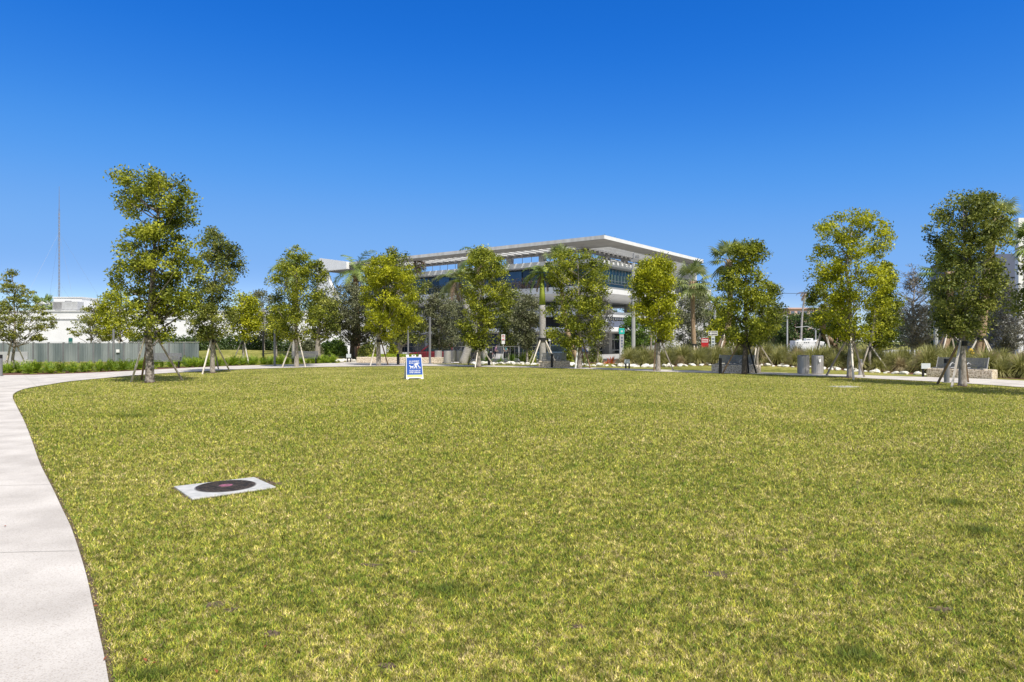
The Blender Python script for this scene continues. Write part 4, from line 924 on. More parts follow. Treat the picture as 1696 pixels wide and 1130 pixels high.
# ---------------------------------------------------------------- left fence
fn = thing('panel_fence', 'grey green ribbed panel fence along the left bed', 'fence', (0,0,0)); Yf = 52
def fx(px, Y=Yf): return XY(px, Y)[0]
zt3 = ZH(568, Yf); 
for i in range(14):
    p0 = -20+i*25; x0 = fx(p0); x1 = fx(p0+25); zb3 = float(gz(fx(p0+12), Yf)); mb = MB(); nrib = 8
    for r in range(nrib):
        a = x0+.05+(x1-x0-.1)*r/nrib; b_ = x0+.05+(x1-x0-.1)*(r+1)/nrib; mb.box(a, a+(b_-a)*.62, Yf, Yf+.06, zb3+.1, zt3-.02); mb.box(a+(b_-a)*.62+.002, b_-.002, Yf+.03, Yf+.07, zb3+.1, zt3-.04)
    mb.build('panel', M['fence_gl'], fn)
    MB().box(x0-.04,x0+.04,Yf-.05,Yf+.1,zb3-.05,zt3+.03).build('post', M['pole'], fn)
MB().box(fx(-20),fx(330),Yf-.03,Yf+.09,zt3+.031,zt3+.07).build('rail', M['pole_l'], fn)
sg = MB().box(fx(192,Yf-.1),fx(197.5,Yf-.1),Yf-.09,Yf-.06,ZH(584,Yf),ZH(579,Yf)).build('notice', M['wht'], fn)
# low block bench left edge
lb_ = thing('low_bench', 'low pale concrete block seat behind the leftmost ferns', 'bench', (XY(22,47.5)[0], 47.5, 0)); MB().box(-1.3,1.3,-.3,.3,0,.38).build('block', M['conc'], lb_, .03); MB().box(-1.25,.9,.1,.2,.381,.95).build('backrest', M['pole_l'], lb_, .01)
# ---------------------------------------------------------------- benches
def slat_bench(label, px, py, rz):
    X, Y = G(px, py); t_ = thing('metal_bench', label, 'bench', (X, Y, 0), rz, 'slatted metal benches by the path')
    mb = MB()
    for i in range(7): mb.box(-.95,.95,-.22+i*.07,-.165+i*.07,.43,.455)
    mb.build('seat', M['steel_d'], t_); mb = MB()
    for i in range(6): mb.box(-.95,.95,.28+i*.018,.30+i*.018,.5+i*.075,.56+i*.075)
    mb.build('backrest', M['steel_d'], t_)
    for x in (-.85,.8):
        MB().box(x,x+.05,-.2,.3,.38,.43).box(x,x+.05,-.18,-.13,0,.38).box(x,x+.05,.22,.27,0,.38).build('leg', M['black'], t_)
    for x in (-.95,.9): MB().tube([(x+.02,.3,.66),(x+.02,-.15,.66),(x+.02,-.2,.45)], .02, 6).build('armrest', M['black'], t_)
slat_bench('slatted metal bench seen behind the tallest tree trunk', 272, 610, .35)
slat_bench('slatted metal bench right behind the lobed tree trunk', 504, 603, .12)
def stone_bench(label, X, Y, rz, L):
    t_ = thing('stone_bench', label, 'bench', (X, Y, 0), rz, 'coral stone benches with metal seats')
    bk = MB().box(0,L,0,.62,-.02,.42).build('stone_block', M['stone'], t_, .03)
    mb = MB(); s0 = L*.1; s1 = L*.86
    for i in range(8): mb.box(s0,s1,.02+i*.058,.065+i*.058,.425,.46)
    mb.build('seat', M['steel_d'], t_); mb = MB()
    for i in range(9): mb.box(s0,s1,.47+i*.022,.49+i*.022,.49+i*.05,.53+i*.05)
    mb.build('backrest', M['steel_d'], t_)
    for x in (s0-.03, s1): MB().tube([(x+.015,.0,.445),(x+.015,.45,.445),(x+.015,.68,.95)], .022, 6).build('end_frame', M['steel'], t_)
    for x in (s0+(s1-s0)*.36, s0+(s1-s0)*.68):
        MB().tube([(x,.47,.47),(x,.05,.47),(x,.0,.56),(x,.12,.66),(x,.3,.7),(x,.53,.62)], .022, 6).build('armrest', M['pole_l'], t_)
stone_bench('coral stone bench with slatted back at the right behind the dark leaved tree', 19.6*1, 32.3, math.atan2(-.8,.59), 2.7)
stone_bench('coral stone bench with grey seat behind the spreading dark trunked tree', *G(1178,616.3), math.atan2(-.6,.8), 2.5)
stone_bench('coral stone bench with grey seat in front of the royal palm', *G(892,608.8), -.12, 2.0)
# low wall
a = np.array(G(590,600.3)); b2 = np.array(G(737,601.5)); Lw = float(np.linalg.norm(b2-a)); wl = thing('stone_wall', 'low coral stone retaining wall behind the blue sandwich board', 'wall', (a[0], a[1], 0), math.atan2(b2[1]-a[1], b2[0]-a[0]))
nbk = 6
for i in range(nbk): MB().box(Lw*i/nbk+.01, Lw*(i+1)/nbk-.01, 0, .5, -.02, .42+.01*(i%2)).build('stone_block', M['stone'], wl, .02)
MB().box(-.02,.4,.52,4,-.02,.4).build('stone_block', M['stone'], wl, .02)
P = rng.random((2600,3))*np.array([3.8,2.0,.32])+np.array([.8,.7,.3]); o = npmesh('hedge', leaf_verts(P+np.array([a[0],a[1],0]), .12,.07,.5), 4, M['fern']); tag(o, 'low lime green hedge planted behind the stone wall', 'hedge')
# ---------------------------------------------------------------- bins
def bin_at(label, X, Y, rz, proto=None, sticker=True):
    if proto is None:
        t_ = thing('trash_can', label, 'trash can', (X,Y,0), rz)
        MB().lathe([(.30,.0),(.30,.04),(.33,.05),(.33,.90),(.31,.92)], 20).build('body', M['steel'], t_)
        mb = MB()
        for k in range(20):
            an = 2*math.pi*k/20; mb.box(-.006,.006,.331,.339,.06,.9,Matrix.Rotation(an,4,'Z'))
        mb.build('ribs', M['pole'], t_)
        MB().lathe([(.325,.921),(.325,.955),(.29,.965),(.22,.96)],20).build('lid', M['pole'], t_, smooth_=False); MB().lathe([(.19,.966),(.19,.972),(.17,.975)],16).build('opening', M['black'], t_)
        return t_
    t_ = copy_tree(proto); t_.scale = (.86,.86,1); t_.location = (X,Y,0); t_.rotation_euler = (0,0,rz); t_['label'] = label; return t_
GB = 'steel trash cans'
x, y = G(1330.5,619.6); b1 = bin_at('left steel trash can of the pair left of the tall full tree', x, y, 0); b1['group'] = GB; b1.scale = (.86,.86,1)
x, y = G(1354,619.8); b2_ = bin_at('right steel trash can of the pair, with a white sticker', x, y, .3, b1)
st = MB().box(-.2,-.06,-.352,-.342,.62,.78).build('sticker', M['wht'], b2_)
x, y = G(726,601); bin_at('leftmost of four steel bins at the end of the stone wall', x, y, .7, b1)
x, y = G(741,602); c_ = bin_at('second steel bin from the stone wall, nearest the path', x, y, .9, b1)
x, y = G(751,599.5); bin_at('third steel bin from the stone wall', x, y, .2, b1)
x, y = G(761,599.5); bin_at('fourth steel bin, farthest from the stone wall', x, y, .5, b1)
# ---------------------------------------------------------------- bollards
def bollard(label, px, py, h_, m_='black', r=.085, cap='black', Y=None):
    X, Y = G(px, py) if Y is None else XY(px, Y)
    t_ = thing('bollard', label, 'bollard', (X, Y, 0)); MB().lathe([(r,0),(r,h_-.18)],14).build('post', M[m_], t_, smooth_=False)
    MB().lathe([(r*1.02,h_-.179),(r*1.02,h_-.01),(r*.8,h_)],14).build('cap', M[cap], t_); MB().lathe([(r*1.5,.0),(r*1.5,.015),(r*1.2,.03)],14).build('base_plate', M[m_], t_); return t_
bollard('black bollard left of the blue sandwich board', 659.5, 605, .8, r=.1)
bollard('black bollard behind the narrow staked tree', 810, 605, .85, r=.1)
bollard('black bollard before the limestone bench and royal palm', 914, 609.3, .88, r=.075)
bollard('black bollard at the left end of the grey slatted bench', 1193, 619.3, .82, r=.08)
bollard('grey bollard beside the conical staked tree', 1088.5, 612.5, .75, 'steel', .09, 'steel')
bollard('grey bollard right of the tall full tree', 1425, 622, .8, 'steel', .09, 'pole')
bollard('dark capped grey bollard by the right limestone bench', 1568, 634, .98, 'pole', .1)
bollard('dark bollard at the far left edge of the path', 1, 624, 1.05, 'pole', .08)
# ---------------------------------------------------------------- poles
def lamp_pole(label, px, Y, top, r=.05, m_='pole', head=False):
    X, Y = XY(px, Y); z0 = float(gz(X,Y)); t_ = thing('lamp_post', label, 'lamp post', (X,Y,z0)); hh = ZH(top,Y)-z0
    MB().tube([(0,0,0),(0,0,hh)], [r*1.1,r], 8).build('pole', M[m_], t_); MB().lathe([(r*2,0),(r*2,.03),(r*1.4,.06)],10).build('base_plate', M[m_], t_)
    if head: MB().box(-.25,.25,-.1,.1,hh+.001,hh+.07).build('lamp_head', M[m_], t_)
    return t_
lamp_pole('slim grey lamp post in the ferns left of the tallest tree', 188, 46, 545, .07)
lamp_pole('slim dark lamp post left of the lobed tree', 436, 50, 548, .07, 'black')
lamp_pole('slim grey lamp post just left of the lobed tree', 455, 46, 545, .07)
lamp_pole('slim grey lamp post above the blue sandwich board', 676, 54, 538, .06)
lamp_pole('grey lamp post standing before the maroon car', 712, 50, 525, .08)
t_ = lamp_pole('tall pale street pole with cameras before the garage', 1049, 60, 436, .16, 'pole_l', False); hh = ZH(436,60)+.35
MB().tube([(0,0,hh-.5),(-1.2,0,hh+.2),(-1.9,0,hh+.15)], .04, 5).build('arm', M['pole_l'], t_); MB().box(-2.0,-1.6,-.12,.12,hh+.2,hh+.32).build('lamp_head', M['pole_l'], t_); MB().tube([(0,0,hh),(0,0,hh+.9)],.05,6).box(-.25,.35,-.1,.1,hh+.15,hh+.4).box(.2,.5,-.15,.15,hh+.5,hh+.7).build('camera_unit', M['pole'], t_)
t_ = lamp_pole('white street lamp with bent arm beyond the tussock grass', 1304, 95, 524, .1, 'pole_l', False); hh = ZH(524,95)+.5
MB().tube([(0,0,hh),(-.9,0,hh+.25)], .06, 5).build('arm', M['pole_l'], t_); MB().box(-1.3,-.8,-.15,.15,hh+.22,hh+.35).build('lamp_head', M['pole_l'], t_)
t_ = lamp_pole('street lamp with long curved arm over the motorhome', 1351, 96, 546, .09, 'pole_l', False); hh = ZH(546,96)+.5
MB().tube([(0,0,hh),(-1.2,0,hh+.45),(-2.8,0,hh+.3)], .05, 5).build('arm', M['pole_l'], t_); MB().box(-.1,.5,-.12,.12,hh,hh+.12).build('lamp_head', M['pole_l'], t_)
t_ = lamp_pole('concrete utility pole right of the garage', 1184, 85, 500, .16, 'pole_l', False); MB().lathe([(.3,6.0),(.3,6.9),(.1,7.0)],10,(-.5,0)).build('transformer', M['pole_l'], t_)
t_ = lamp_pole('pale pole behind the left leaning cabbage palm', 1550, 56, 530, .16, 'pole_l', False)
pw = MB().tube([(XY(1184,85)[0],85,ZH(503,85)-0),(XY(1300,100)[0],100,ZH(486,100)),(XY(1500,120)[0],120,ZH(489,120))], .035, 4).build('power_line', M['black']); tag(pw, 'thin overhead power line crossing behind the tall full tree', 'cable')
# plaques
def plaque(label, px, py, wpx, tp, hp, Y=None):
    X, Y = G(px, py); t_ = thing('plaque_sign', label, 'sign', (X,Y,0)); w_ = wpx*Y/F/2; z1 = ZH(tp,Y); z0 = ZH(tp+hp,Y)
    MB().box(-w_,w_,-.03,.0,z0,z1).build('panel', M['plaque'], t_, .005)
    for x in (-w_*.7,w_*.55): MB().box(x,x+.09,.002,.05,0,z0+.1).build('post', M['black'], t_)
    return t_
plaque('small pale plaque on two posts left of the stone wall', 577.5, 599.5, 8, 586.5, 6)
plaque('small pale plaque at the left end of the rocks', 1038.5, 610.5, 9, 595.5, 7)
plaque('pale plaque on black posts before the tussock grass', 1533, 624.5, 15, 602, 9)
# parking signs
def road_sign(label, px, Y, top, w_px, h_px, style, base=None):
    X, Y = XY(px, Y); z0 = float(gz(X,Y)); t_ = thing('parking_sign' if style != 'oneway' else 'one_way_sign', label, 'sign', (X,Y,z0)); z1 = ZH(top,Y)-z0; w_ = w_px*Y/F/2; h_ = h_px*Y/F
    MB().tube([(0,.06,0),(0,.06,z1-.02)],.035,6).build('pole', M['pole_l'], t_)
    if style == 'np':
        MB().box(-w_,w_,-.01,.02,z1-h_*.62,z1).build('panel', M['wht'], t_); MB().box(-w_*.9,w_*.9,-.01,.02,z1-h_,z1-h_*.66).build('lower_panel', M['wht'], t_)
        r = w_*.72; mb = MB()
        for k in range(20):
            a0 = 2*math.pi*k/20; a1 = 2*math.pi*(k+1)/20
            mb.add([(r*math.cos(a0),-.016,r*math.sin(a0)),(r*math.cos(a1),-.016,r*math.sin(a1)),(r*.75*math.cos(a1),-.016,r*.75*math.sin(a1)),(r*.75*math.cos(a0),-.016,r*.75*math.sin(a0))],[(0,1,2,3)])
        mb.box(-r*.9,r*.9,-.017,-.015,-r*.1,r*.1,Matrix.Rotation(.78,4,'Y')); o = mb.build('ban_ring', M['red'], t_); o.location = (0,0,z1-h_*.2)
        txt('P', w_*1.3, M['black'], t_, (0,-.013,z1-h_*.2)); MB().box(-w_*.7,w_*.7,-.014,-.011,z1-h_*.52,z1-h_*.46).box(-w_*.6,w_*.6,-.014,-.011,z1-h_*.6,z1-h_*.55).build('red_bars', M['red'], t_)
    elif style == 'oneway':
        MB().box(-w_,w_,-.01,.02,z1-h_,z1).build('panel', M['black'], t_); zc = z1-h_/2
        MB().box(-w_,w_,-.016,-.012,z1-.04,z1).box(-w_,w_,-.016,-.012,z1-h_,z1-h_+.04).box(-w_,-w_+.04,-.0165,-.0125,z1-h_+.04,z1-.04).box(w_-.04,w_,-.0165,-.0125,z1-h_+.04,z1-.04).build('border', M['wht'], t_)
        MB().add([(-w_*.85,-.015,zc),(-w_*.4,-.015,zc-h_*.38),(-w_*.4,-.015,zc-h_*.18),(w_*.85,-.015,zc-h_*.18),(w_*.85,-.015,zc+h_*.18),(-w_*.4,-.015,zc+h_*.18),(-w_*.4,-.015,zc+h_*.38)],[tuple(range(7))]).build('arrow', M['wht'], t_)
        txt('ONE WAY', h_*.3, M['black'], t_, (w_*.2,-.018,zc))
        MB().box(-.15,.15,-.01,.02,z1-h_-1.45,z1-h_-.05).build('lower_panel', M['plaque'], t_)
        mb = MB()
        for k in range(5): mb.box(-.1,.1,-.015,-.011,z1-h_-.35-k*.25,z1-h_-.22-k*.25)
        mb.build('lower_marks', M['slate'], t_)
    else:
        MB().box(-w_,w_,-.01,.02,z1-h_,z1).build('panel', M['wht'], t_); txt('P' if style == 'p' else '2', h_*.55, M['black'], t_, (0,-.013,z1-h_*.5))
road_sign('parking sign with a lower plate above the maroon car', 691.5, 62, 557, 5, 9, 'p')
road_sign('no parking sign standing behind the steel bins', 750, 62, 557, 6, 14.5, 'np')
road_sign('no parking sign between the two pedestrians', 833.5, 62, 554, 6, 16, 'np')
road_sign('small grey sign left of the pale olive tree', 859, 72, 562.5, 5, 8, 'p')
road_sign('small white sign right of the royal palm trunk', 911, 68, 558, 4.5, 7, 'p')
road_sign('white parking sign left of the broad tree trunk', 954, 58, 560, 6, 8.5, 'p')
road_sign('one way arrow sign beyond the tussock grass', 1181, 57, 548.5, 15, 7.5, 'oneway')
# trolley stop totem, red banner sign
X, Y = XY(1029.5, 66); z0 = -.5; t_ = thing('totem_sign', 'teal topped grey totem sign near the street pole', 'sign', (X,Y,z0))
zt4 = ZH(544,Y)-z0; MB().box(-.2,.2,-.12,.12,0,zt4-.55).build('column', M['pole_l'], t_, .02); MB().box(-.26,.26,-.16,.16,zt4-.549,zt4).build('head', M['teal'], t_, .03)
mb = MB()
for k in range(4): mb.box(-.08,.1,-.127,-.123,zt4-1.0-k*.28,zt4-.82-k*.28)
mb.build('panel_marks', M['slate'], t_); MB().box(-.1,.1,-.166,-.162,zt4-.38,zt4-.2).build('emblem', M['plaque'], t_)
X, Y = XY(1167.5, 56); t_ = thing('banner_sign', 'red banner sign with a white band left of the one way sign', 'sign', (X,Y,-.2)); zt4 = ZH(560.5,Y)+.2
mt = Matrix.Rotation(-.35,4,'Z')
MB().box(-.28,.28,-.02,.02,zt4-.75,zt4,mt).build('panel', M['red'], t_); MB().box(-.24,.24,-.026,-.022,zt4-.33,zt4-.08,mt).build('white_band', M['wht'], t_)
mb = MB()
for k in range(5): mb.box(-.2+k*.085,-.14+k*.085,-.03,-.0265,zt4-.27,zt4-.14,mt)
mb.build('band_marks', M['red'], t_); MB().box(-.27,-.23,-.0,.05,0,zt4-.7,mt).box(.23,.27,0,.05,0,zt4-.7,mt).build('post', M['pole_l'], t_)
bt = MB().box(-1.2,1.2,0,.4,0,.25).build('painted_kerb', M['pinkband']); bt.location = (XY(997,62)[0],62,-.5); tag(bt, 'pink painted kerb block in front of the shopfront', 'kerb')
# ---------------------------------------------------------------- black fences
def picket(label, pa, pb_, Y, top, step=.35, m_='black'):
    xa_, xb_ = XY(pa,Y)[0], XY(pb_,Y)[0]; t_ = thing('railing_fence', label, 'fence', (xa_,Y,0)); z0 = float(gz(xa_,Y)); z1 = ZH(top,Y); L = xb_-xa_
    MB().box(0,L,-.025,.025,z1-.05,z1).box(0,L,-.025,.025,z0+.1,z0+.15).build('rail', M[m_], t_)
    mb = MB(); k = int(L/step)
    for i in range(k): mb.box(i*step,i*step+.03,-.015,.015,z0+.15,z1-.05)
    mb.build('pickets', M[m_], t_)
    for i in range(int(L/3)+1): MB().box(i*3,i*3+.07,-.04,.04,z0-.05,z1+.05).build('post', M[m_], t_)
picket('grey railing fence between the stone wall and the street cars', 640, 905, 61.8, 573.5, .4, 'pole')
picket('dark railing fence behind the tussock grass at the right', 1455, 1560, 55, 572, .3)
# ---------------------------------------------------------------- vehicles
def car(label, px, Y, rz, m_, kind='sedan', name='parked_car', z=-.47):
    X, Y = XY(px, Y); t_ = thing(name, label, 'car', (X,Y,z), rz, 'cars parked along the street')
    if kind == 'suv':
        low = [(-2.3,.35),(-2.35,.7),(-2.25,1.0),(2.3,.95),(2.38,.6),(2.3,.32)]; low = [(-2.35,.35),(-2.38,1.0),(-2.25,1.1),(1.0,1.1),(2.25,.98),(2.36,.7),(2.3,.33)]
        top = [(-2.25,1.10),(-2.05,1.72),(-1.7,1.8),(.35,1.78),(1.15,1.10)]
    else:
        low = [(-2.25,.3),(-2.3,.8),(-2.15,.98),(.9,.95),(2.1,.82),(2.25,.6),(2.2,.28)]
        top = [(-1.9,.97),(-1.2,1.38),(-.7,1.45),(.25,1.43),(1.05,.955)]
    MB().prism(low,-.88,.88).build('body', M[m_], t_, .09)
    MB().prism(top,-.76,.76).build('cabin', M[m_], t_, .07)
    cx = sum(p[0] for p in top)/len(top); zl_ = top[0][1]
    gw = [(cx+(p[0]-cx)*.88, zl_+.03+(p[1]-zl_)*.82) for p in top]
    MB().prism(gw,-.772,-.7605).build('side_window', M['glass_dark'], t_); MB().prism(gw,.7605,.772).build('side_window', M['glass_dark'], t_)
    (x1,z1_),(x2_,z2_) = top[-1], top[-2]
    MB().add([(x1+.012,-.68,z1_+.05),(x1+.012,.68,z1_+.05),(x2_+.07,.62,z2_-.06),(x2_+.07,-.62,z2_-.06)],[(0,1,2,3)]).build('windscreen', M['glass_dark'], t_)
    MB().add([(top[0][0]-.01,-.66,top[0][1]+.08),(top[0][0]-.01,.66,top[0][1]+.08),(top[1][0]-.03,.6,top[1][1]-.08),(top[1][0]-.03,-.6,top[1][1]-.08)],[(0,3,2,1)]).build('rear_window', M['glass_dark'], t_)
    for x in (-1.4,1.4):
        for y in (-.8,.8):
            w_ = MB().lathe([(.2,-.1),(.33,-.1),(.33,.1),(.2,.1)],18).build('wheel', M['tyre'], t_); w_.rotation_euler = (math.pi/2,0,0); w_.location = (x,y,.33)
            rr = MB().lathe([(.19,-.11),(.19,.11)],12).build('rim', M['pole_l'], w_)
    for y in (-.65,.65):
        MB().box(2.2,2.37 if kind == 'suv' else 2.24,y-.15,y+.15,.66,.8).build('headlight', M['lamp'], t_); MB().box(-2.4 if kind == 'suv' else -2.3,-2.2,y-.12,y+.12,.75,.95).build('tail_light', M['tail'], t_)
    return t_
car('maroon sport utility vehicle parked behind the stone wall', 716, 70, math.pi, 'car_red', 'suv')
car('black sport utility vehicle parked behind the steel bins', 778, 71, math.pi, 'car_black', 'suv')
car('dark blue parked sedan right of the royal palm trunk', 922, 69.5, 0, 'car_blue', 'suv')
car('dark plum parked car seen by its tail behind the crooked palm', 958, 75, -1.2, 'car_plum')
car('dark sedan parked in the street right of the pedestrians', 868, 74, 0, 'car_black')
car('white car parked beyond the one way sign', 1190, 78, .2, 'car_white', z=0.0)
# motorhome
X, Y = XY(1337.5, 88); t_ = thing('motorhome', 'white motorhome parked beyond the tussock grass', 'motorhome', (X,Y,-.2)); zr = ZH(564.5,Y)+.2
MB().prism([(-1.95,.3),(-1.95,zr),(.9,zr),(1.75,zr-.15),(1.98,zr-.5),(2.0,.3)],-.9,.9).build('body', M['car_white'], t_, .06)
MB().box(-.4,.5,-.5,.3,zr+.001,zr+.3).build('roof_unit', M['plastic'], t_, .04); MB().box(-1.3,-.9,-.4,.3,zr+.001,zr+.14).box(.85,1.15,-.4,.3,zr-.02,zr+.1).build('roof_vent', M['plastic'], t_, .03)
for x in (-1.75,-.85,-.6,-.35,.55): MB().box(x,x+.15,-.915,-.903,zr-.3,zr-.2).build('window', M['glass_dark'], t_)
MB().box(-.35,.2,-.506,-.501,zr+.06,zr+.2).build('unit_grille', M['slate'], t_)
MB().box(1.7,1.86,-.915,-.903,zr-.65,zr-.3).build('cab_window', M['glass_dark'], t_); MB().box(1.25,1.5,-.915,-.903,zr-.8,zr-.6).build('hatch', M['slate'], t_)
for x in (-1.2,1.2):
    w_ = MB().lathe([(.2,-.1),(.32,-.1),(.32,.1),(.2,.1)],18).build('wheel', M['tyre'], t_); w_.rotation_euler = (math.pi/2,0,0); w_.location = (x,-.8,.32)
# hydrant
X, Y = XY(1608,43); t_ = thing('fire_hydrant', 'yellow fire hydrant behind the tussock grass', 'fire hydrant', (X,Y,float(gz(X,Y))+.1)); MB().lathe([(.14,0),(.14,.05),(.1,.07),(.1,.6),(.14,.62),(.14,.66),(.11,.72),(.05,.78)],14).build('barrel', M['yellow'], t_)
MB().tube([(-.2,0,.48),(.2,0,.48)],.06,8).build('side_caps', M['yellow'], t_)
# ---------------------------------------------------------------- people
def person(label, px, Y, top_m, leg_m, hair_m, bow=0, hgt=1.65, rz=0, bag=False):
    X, Y = XY(px, Y); t_ = thing('person', label, 'person', (X,Y,-.45), rz); k = hgt/1.7; s_ = Vector((0,-bow,0))
    def skin(name, J, E, m_, root=0, sub=2):
        me = bpy.data.meshes.new(name); me.from_pydata([tuple(Vector(p[:3])*k) for p in J], E, []); me.materials.append(M[m_])
        o = bpy.data.objects.new(name, me); COL.objects.link(o); o.parent = t_
        sk = o.modifiers.new('skin','SKIN'); sb = o.modifiers.new('sub','SUBSURF'); sb.levels = 1; sb.render_levels = sub
        for i, v in enumerate(me.skin_vertices[0].data): r = J[i][3]*k; v.radius = (r*(1.25 if J[i][3] > .1 else 1), r); v.use_root = (i == root)
        return o
    b = bow
    J = [(0,0,.93,.13),(0,-.02*1-b*.2,1.1,.12),(0,-b*.6,1.3,.135),(0,-b*.9,1.46,.07),(0,-b,1.53,.05),(0,-b-.01,1.62,.085),(0,-b,1.7,.06),
         (.17,-b*.8,1.4,.055),(.24,-b*.6,1.15,.042),(.22,-.12-b,.93,.033),(-.17,-b*.8,1.4,.055),(-.25,-b*.6,1.15,.042),(-.23,-.1-b,.93,.033),
         (.09,0,.85,.09),(.11,-.06,.48,.06),(.10,.06,.08,.045),(.10,-.08,.035,.035),(-.09,0,.85,.09),(-.12,.08,.5,.06),(-.11,.2,.12,.045),(-.11,.06,.035,.035)]
    E = [(0,1),(1,2),(2,3),(3,4),(4,5),(5,6),(3,7),(7,8),(8,9),(3,10),(10,11),(11,12),(0,13),(13,14),(14,15),(15,16),(0,17),(17,18),(18,19),(19,20)]
    skin('body', J, E, 'skin')
    for sx, hx, hy in ((1,.22,-.12-b),(-1,-.23,-.1-b)):
        for f in range(5):
            o_ = (f-2)*.014; JJ = [(hx+o_*.6,hy,.91,.016),(hx+o_,hy-.02,.86,.012),(hx+o_*(1.2 if f else 2.2),hy-.035,.82+.012*abs(f-2),.009)]
            skin('hand', JJ, [(0,1),(1,2)], 'skin', sub=1)
    skin('top', [(0,.0,.9,.15),(0,-.02-b*.2,1.1,.14),(0,-b*.6,1.3,.155),(0,-b*.88,1.43,.09),(.175,-b*.8,1.4,.075),(.235,-b*.65,1.2,.06),(-.175,-b*.8,1.4,.075),(-.245,-b*.65,1.2,.06)], [(0,1),(1,2),(2,3),(3,4),(4,5),(3,6),(6,7)], top_m)
    skin('trousers', [(0,0,.95,.14),(.09,0,.85,.108),(.11,-.06,.48,.078),(.10,.05,.12,.06),(-.09,0,.85,.108),(-.12,.08,.5,.078),(-.11,.19,.16,.06)], [(0,1),(1,2),(2,3),(0,4),(4,5),(5,6)], leg_m)
    skin('hair', [(0,-b+.03,1.69,.085),(0,-b+.05,1.62,.08),(0,-b+.06,1.52,.055)], [(0,1),(1,2)], hair_m)
person('person in a mauve top and short trousers leaning forward beside the narrow tree', 819.5, 84, 'cloth_p', 'cloth_d', 'hair_d', .25, 1.6, 1.2)
person('person with auburn hair in a teal top and jeans by the parking sign', 837.5, 84, 'cloth_t', 'denim', 'hair', .02, 1.72, .6)
# ---------------------------------------------------------------- sandwich board
X, Y = G(687, 628.3); t_ = thing('sandwich_board', 'blue and white sandwich board about dogs standing on the lawn', 'sign', (X, Y, 0), .36)
SW, SH_ = .37, 1.09; tilt = math.radians(-12.5)
def leaf_panel(nm, sgn):
    mb = MB(); prof_ = [(-SW-.02,.0),(-SW+.07,.0),(-SW+.12,.05),(SW-.12,.05),(SW-.07,.0),(SW+.02,.0),(SW-.03,SH_+.02),(SW-.13,SH_+.02),(SW-.15,SH_-.08),(.095,SH_-.08),(.09,SH_+.01),(-.09,SH_+.01),(-.095,SH_-.08),(-SW+.15,SH_-.08),(-SW+.13,SH_+.02),(-SW+.03,SH_+.02)]
    mb.prism(prof_, -.015,.015); o = mb.build(nm, M['plastic'], t_); o.rotation_euler = (tilt*sgn, 0, 0); return o
fr_ = leaf_panel('front_panel', 1); fr_.location = (0,-.02,0)
bk_ = leaf_panel('back_panel', -1); bk_.location = (0,.48,0); 
MB().box(-.045,.045,-.0175,.0175,SH_-.055,SH_-.01).build('handle_hole', M['black'], fr_)
MB().add([(-SW+.012,-.0165,.20),(SW-.012,-.0165,.20),(SW-.045,-.0165,SH_-.105),(-SW+.045,-.0165,SH_-.105)],[(0,1,2,3)]).build('poster', M['blue'], fr_)
MB().add([(-SW+.03,-.0165,.10),(SW-.03,-.0165,.10),(SW-.035,-.0165,.197),(-SW+.035,-.0165,.197)],[(0,1,2,3)]).build('lime_strip', M['lime'], fr_)
MB().box(-.1,.14,-.0185,-.0175,.125,.142).build('strip_mark', M['plaque'], fr_)
txt('ALL DOGS MUST', .075, M['wht'], fr_, (0,-.0185,.81), bold=.0018, width=.46); txt('BE ON A LEASH', .075, M['wht'], fr_, (0,-.0185,.725), bold=.0018, width=.46)
txt('PLEASE CLEAN UP', .075, M['wht'], fr_, (.01,-.0185,.375), bold=.0018, width=.50); txt('AFTER YOUR DOG', .075, M['wht'], fr_, (.01,-.0185,.295), bold=.0018, width=.50)
pic = MB(); yy = -.0185
def pg(pts): pic.add([(x, yy, z) for x, z in pts], [tuple(range(len(pts)))])
pg([(-.24,.60),(-.205,.635),(-.195,.62),(-.17,.615),(-.15,.58),(-.06,.585),(-.045,.62),(-.035,.60),(-.05,.55),(-.06,.49),(-.08,.49),(-.085,.54),(-.15,.535),(-.17,.48),(-.19,.48),(-.175,.545),(-.19,.58)])
pg([(.03,.58),(.0,.66),(.03,.70),(.1,.71),(.17,.705),(.16,.67),(.09,.655),(.1,.60),(.12,.50),(.085,.485),(.065,.575)]); pg([(.03,.58),(.065,.575),(.03,.52),(-.01,.49),(-.04,.49),(.0,.53)])
pg([(.13,.68),(.165,.675),(.20,.59),(.255,.55),(.25,.515),(.175,.56)]); pg([(.15+.03*math.cos(a), .715+.028*math.sin(a)) for a in np.linspace(.0,5.76,12)]); pg([(.2,.54),(.26,.56),(.29,.51),(.24,.485)])
pg([(-.05,.62),(-.045,.628),(.03,.69),(.03,.68)]); pg([(-.24,.462),(.29,.462),(.29,.468),(-.24,.468)])
pic.build('pictogram', M['wht'], fr_)
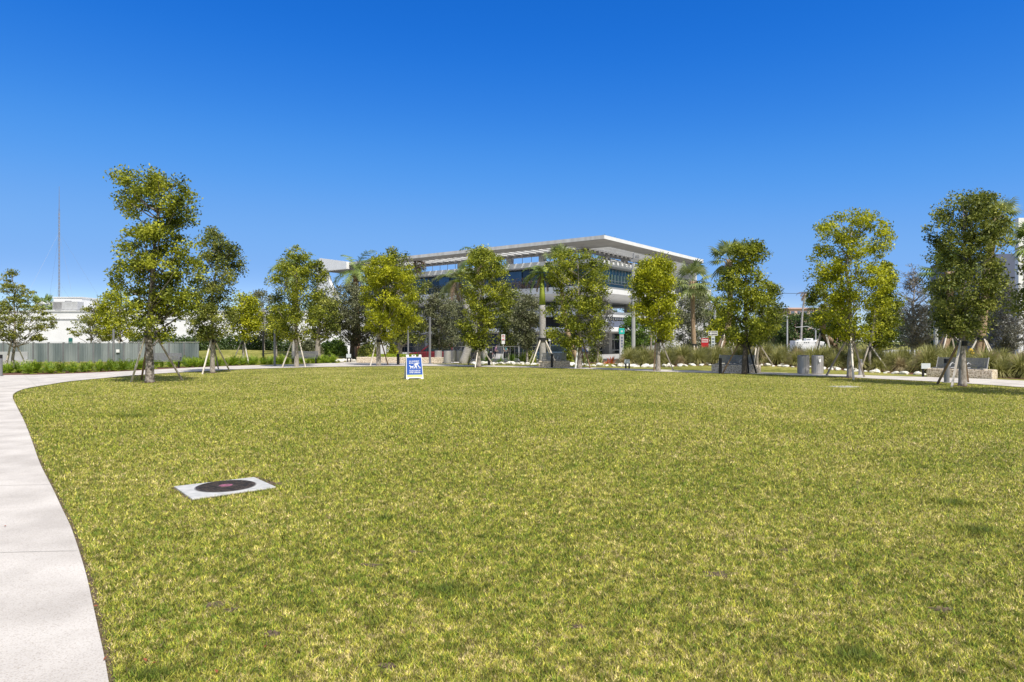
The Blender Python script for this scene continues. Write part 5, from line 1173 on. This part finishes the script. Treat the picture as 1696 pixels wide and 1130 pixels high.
# ---------------------------------------------------------------- manhole pads
c4 = [Vector((*p, 0)) for p in pc]; cc = sum(c4, Vector())/4
t_ = thing('manhole', 'round black manhole cover in a square concrete pad on the near lawn', 'manhole', (cc.x, cc.y, 0))
loc = [p-cc for p in c4]; MB().add([(p.x,p.y,-.05) for p in loc]+[(p.x,p.y,.020) for p in loc], [(0,1,2,3),(7,6,5,4),(0,4,5,1),(1,5,6,2),(2,6,7,3),(3,7,4,0)]).build('concrete_pad', M['padconc'], t_, .008)
cx_, cy_ = G(374,808.3); cx_ -= cc.x; cy_ -= cc.y; rc = .318
o = MB().lathe([(rc,.0202),(rc,.028),(rc-.012,.030)],48).build('iron_cover', M['iron'], t_); o.location = (cx_,cy_,0)
o = MB().lathe([(rc+.014,.0202),(rc+.014,.023)],48).build('rim', M['conc_dark'], t_); o.location = (cx_,cy_,0)
mb = MB()
for i in range(-9,10):
    for j in range(-9,10):
        x = i*.031; y = j*.031
        if .095 < math.hypot(x,y) < rc-.03: mb.box(x-.009,x+.009,y-.009,y+.009,.0302,.034)
o = mb.build('cover_studs', M['iron'], t_); o.location = (cx_,cy_,0)
o = MB().lathe([(.075,.0302),(.075,.0318)],24).build('pink_mark', M['pinkpaint'], t_); o.location = (cx_,cy_,0)
X, Y = G(1400,640.8); t_ = thing('drain_pad', 'flat pale concrete pad in the grass before the tall full tree', 'drain', (X,Y,0), .3); MB().box(-.45,.45,-.35,.35,-.05,.012).build('concrete_pad', M['padconc'], t_, .005); MB().box(-.22,.22,-.15,.15,.0121,.02).build('cover', M['conc'], t_)
# ---------------------------------------------------------------- fallen leaves
lm = mat('fallen_leaf', (.22,.06,.03), (.3,.1,.04), 8, .7)
for i, (px, py) in enumerate([(158,1012),(175,1100),(240,1103),(256,1108),(358,1122),(146,906),(440,1080),(8,877)]):
    X, Y = G(px, py); mb = MB(); a = i*1.3; s_ = .016
    mb.add([(-s_,0,0),(0,s_*.6,.006),(s_,0,.004),(0,-s_*.6,.006)],[(0,1,2,3)]); o = mb.build('fallen_leaf', lm); o.location = (X,Y,.03); o.rotation_euler = (random.uniform(-.4,.4),random.uniform(-.4,.4),a)
    tag(o, 'small dry red brown leaf lying by the path and near lawn', 'leaf', 'fallen leaves near the path')
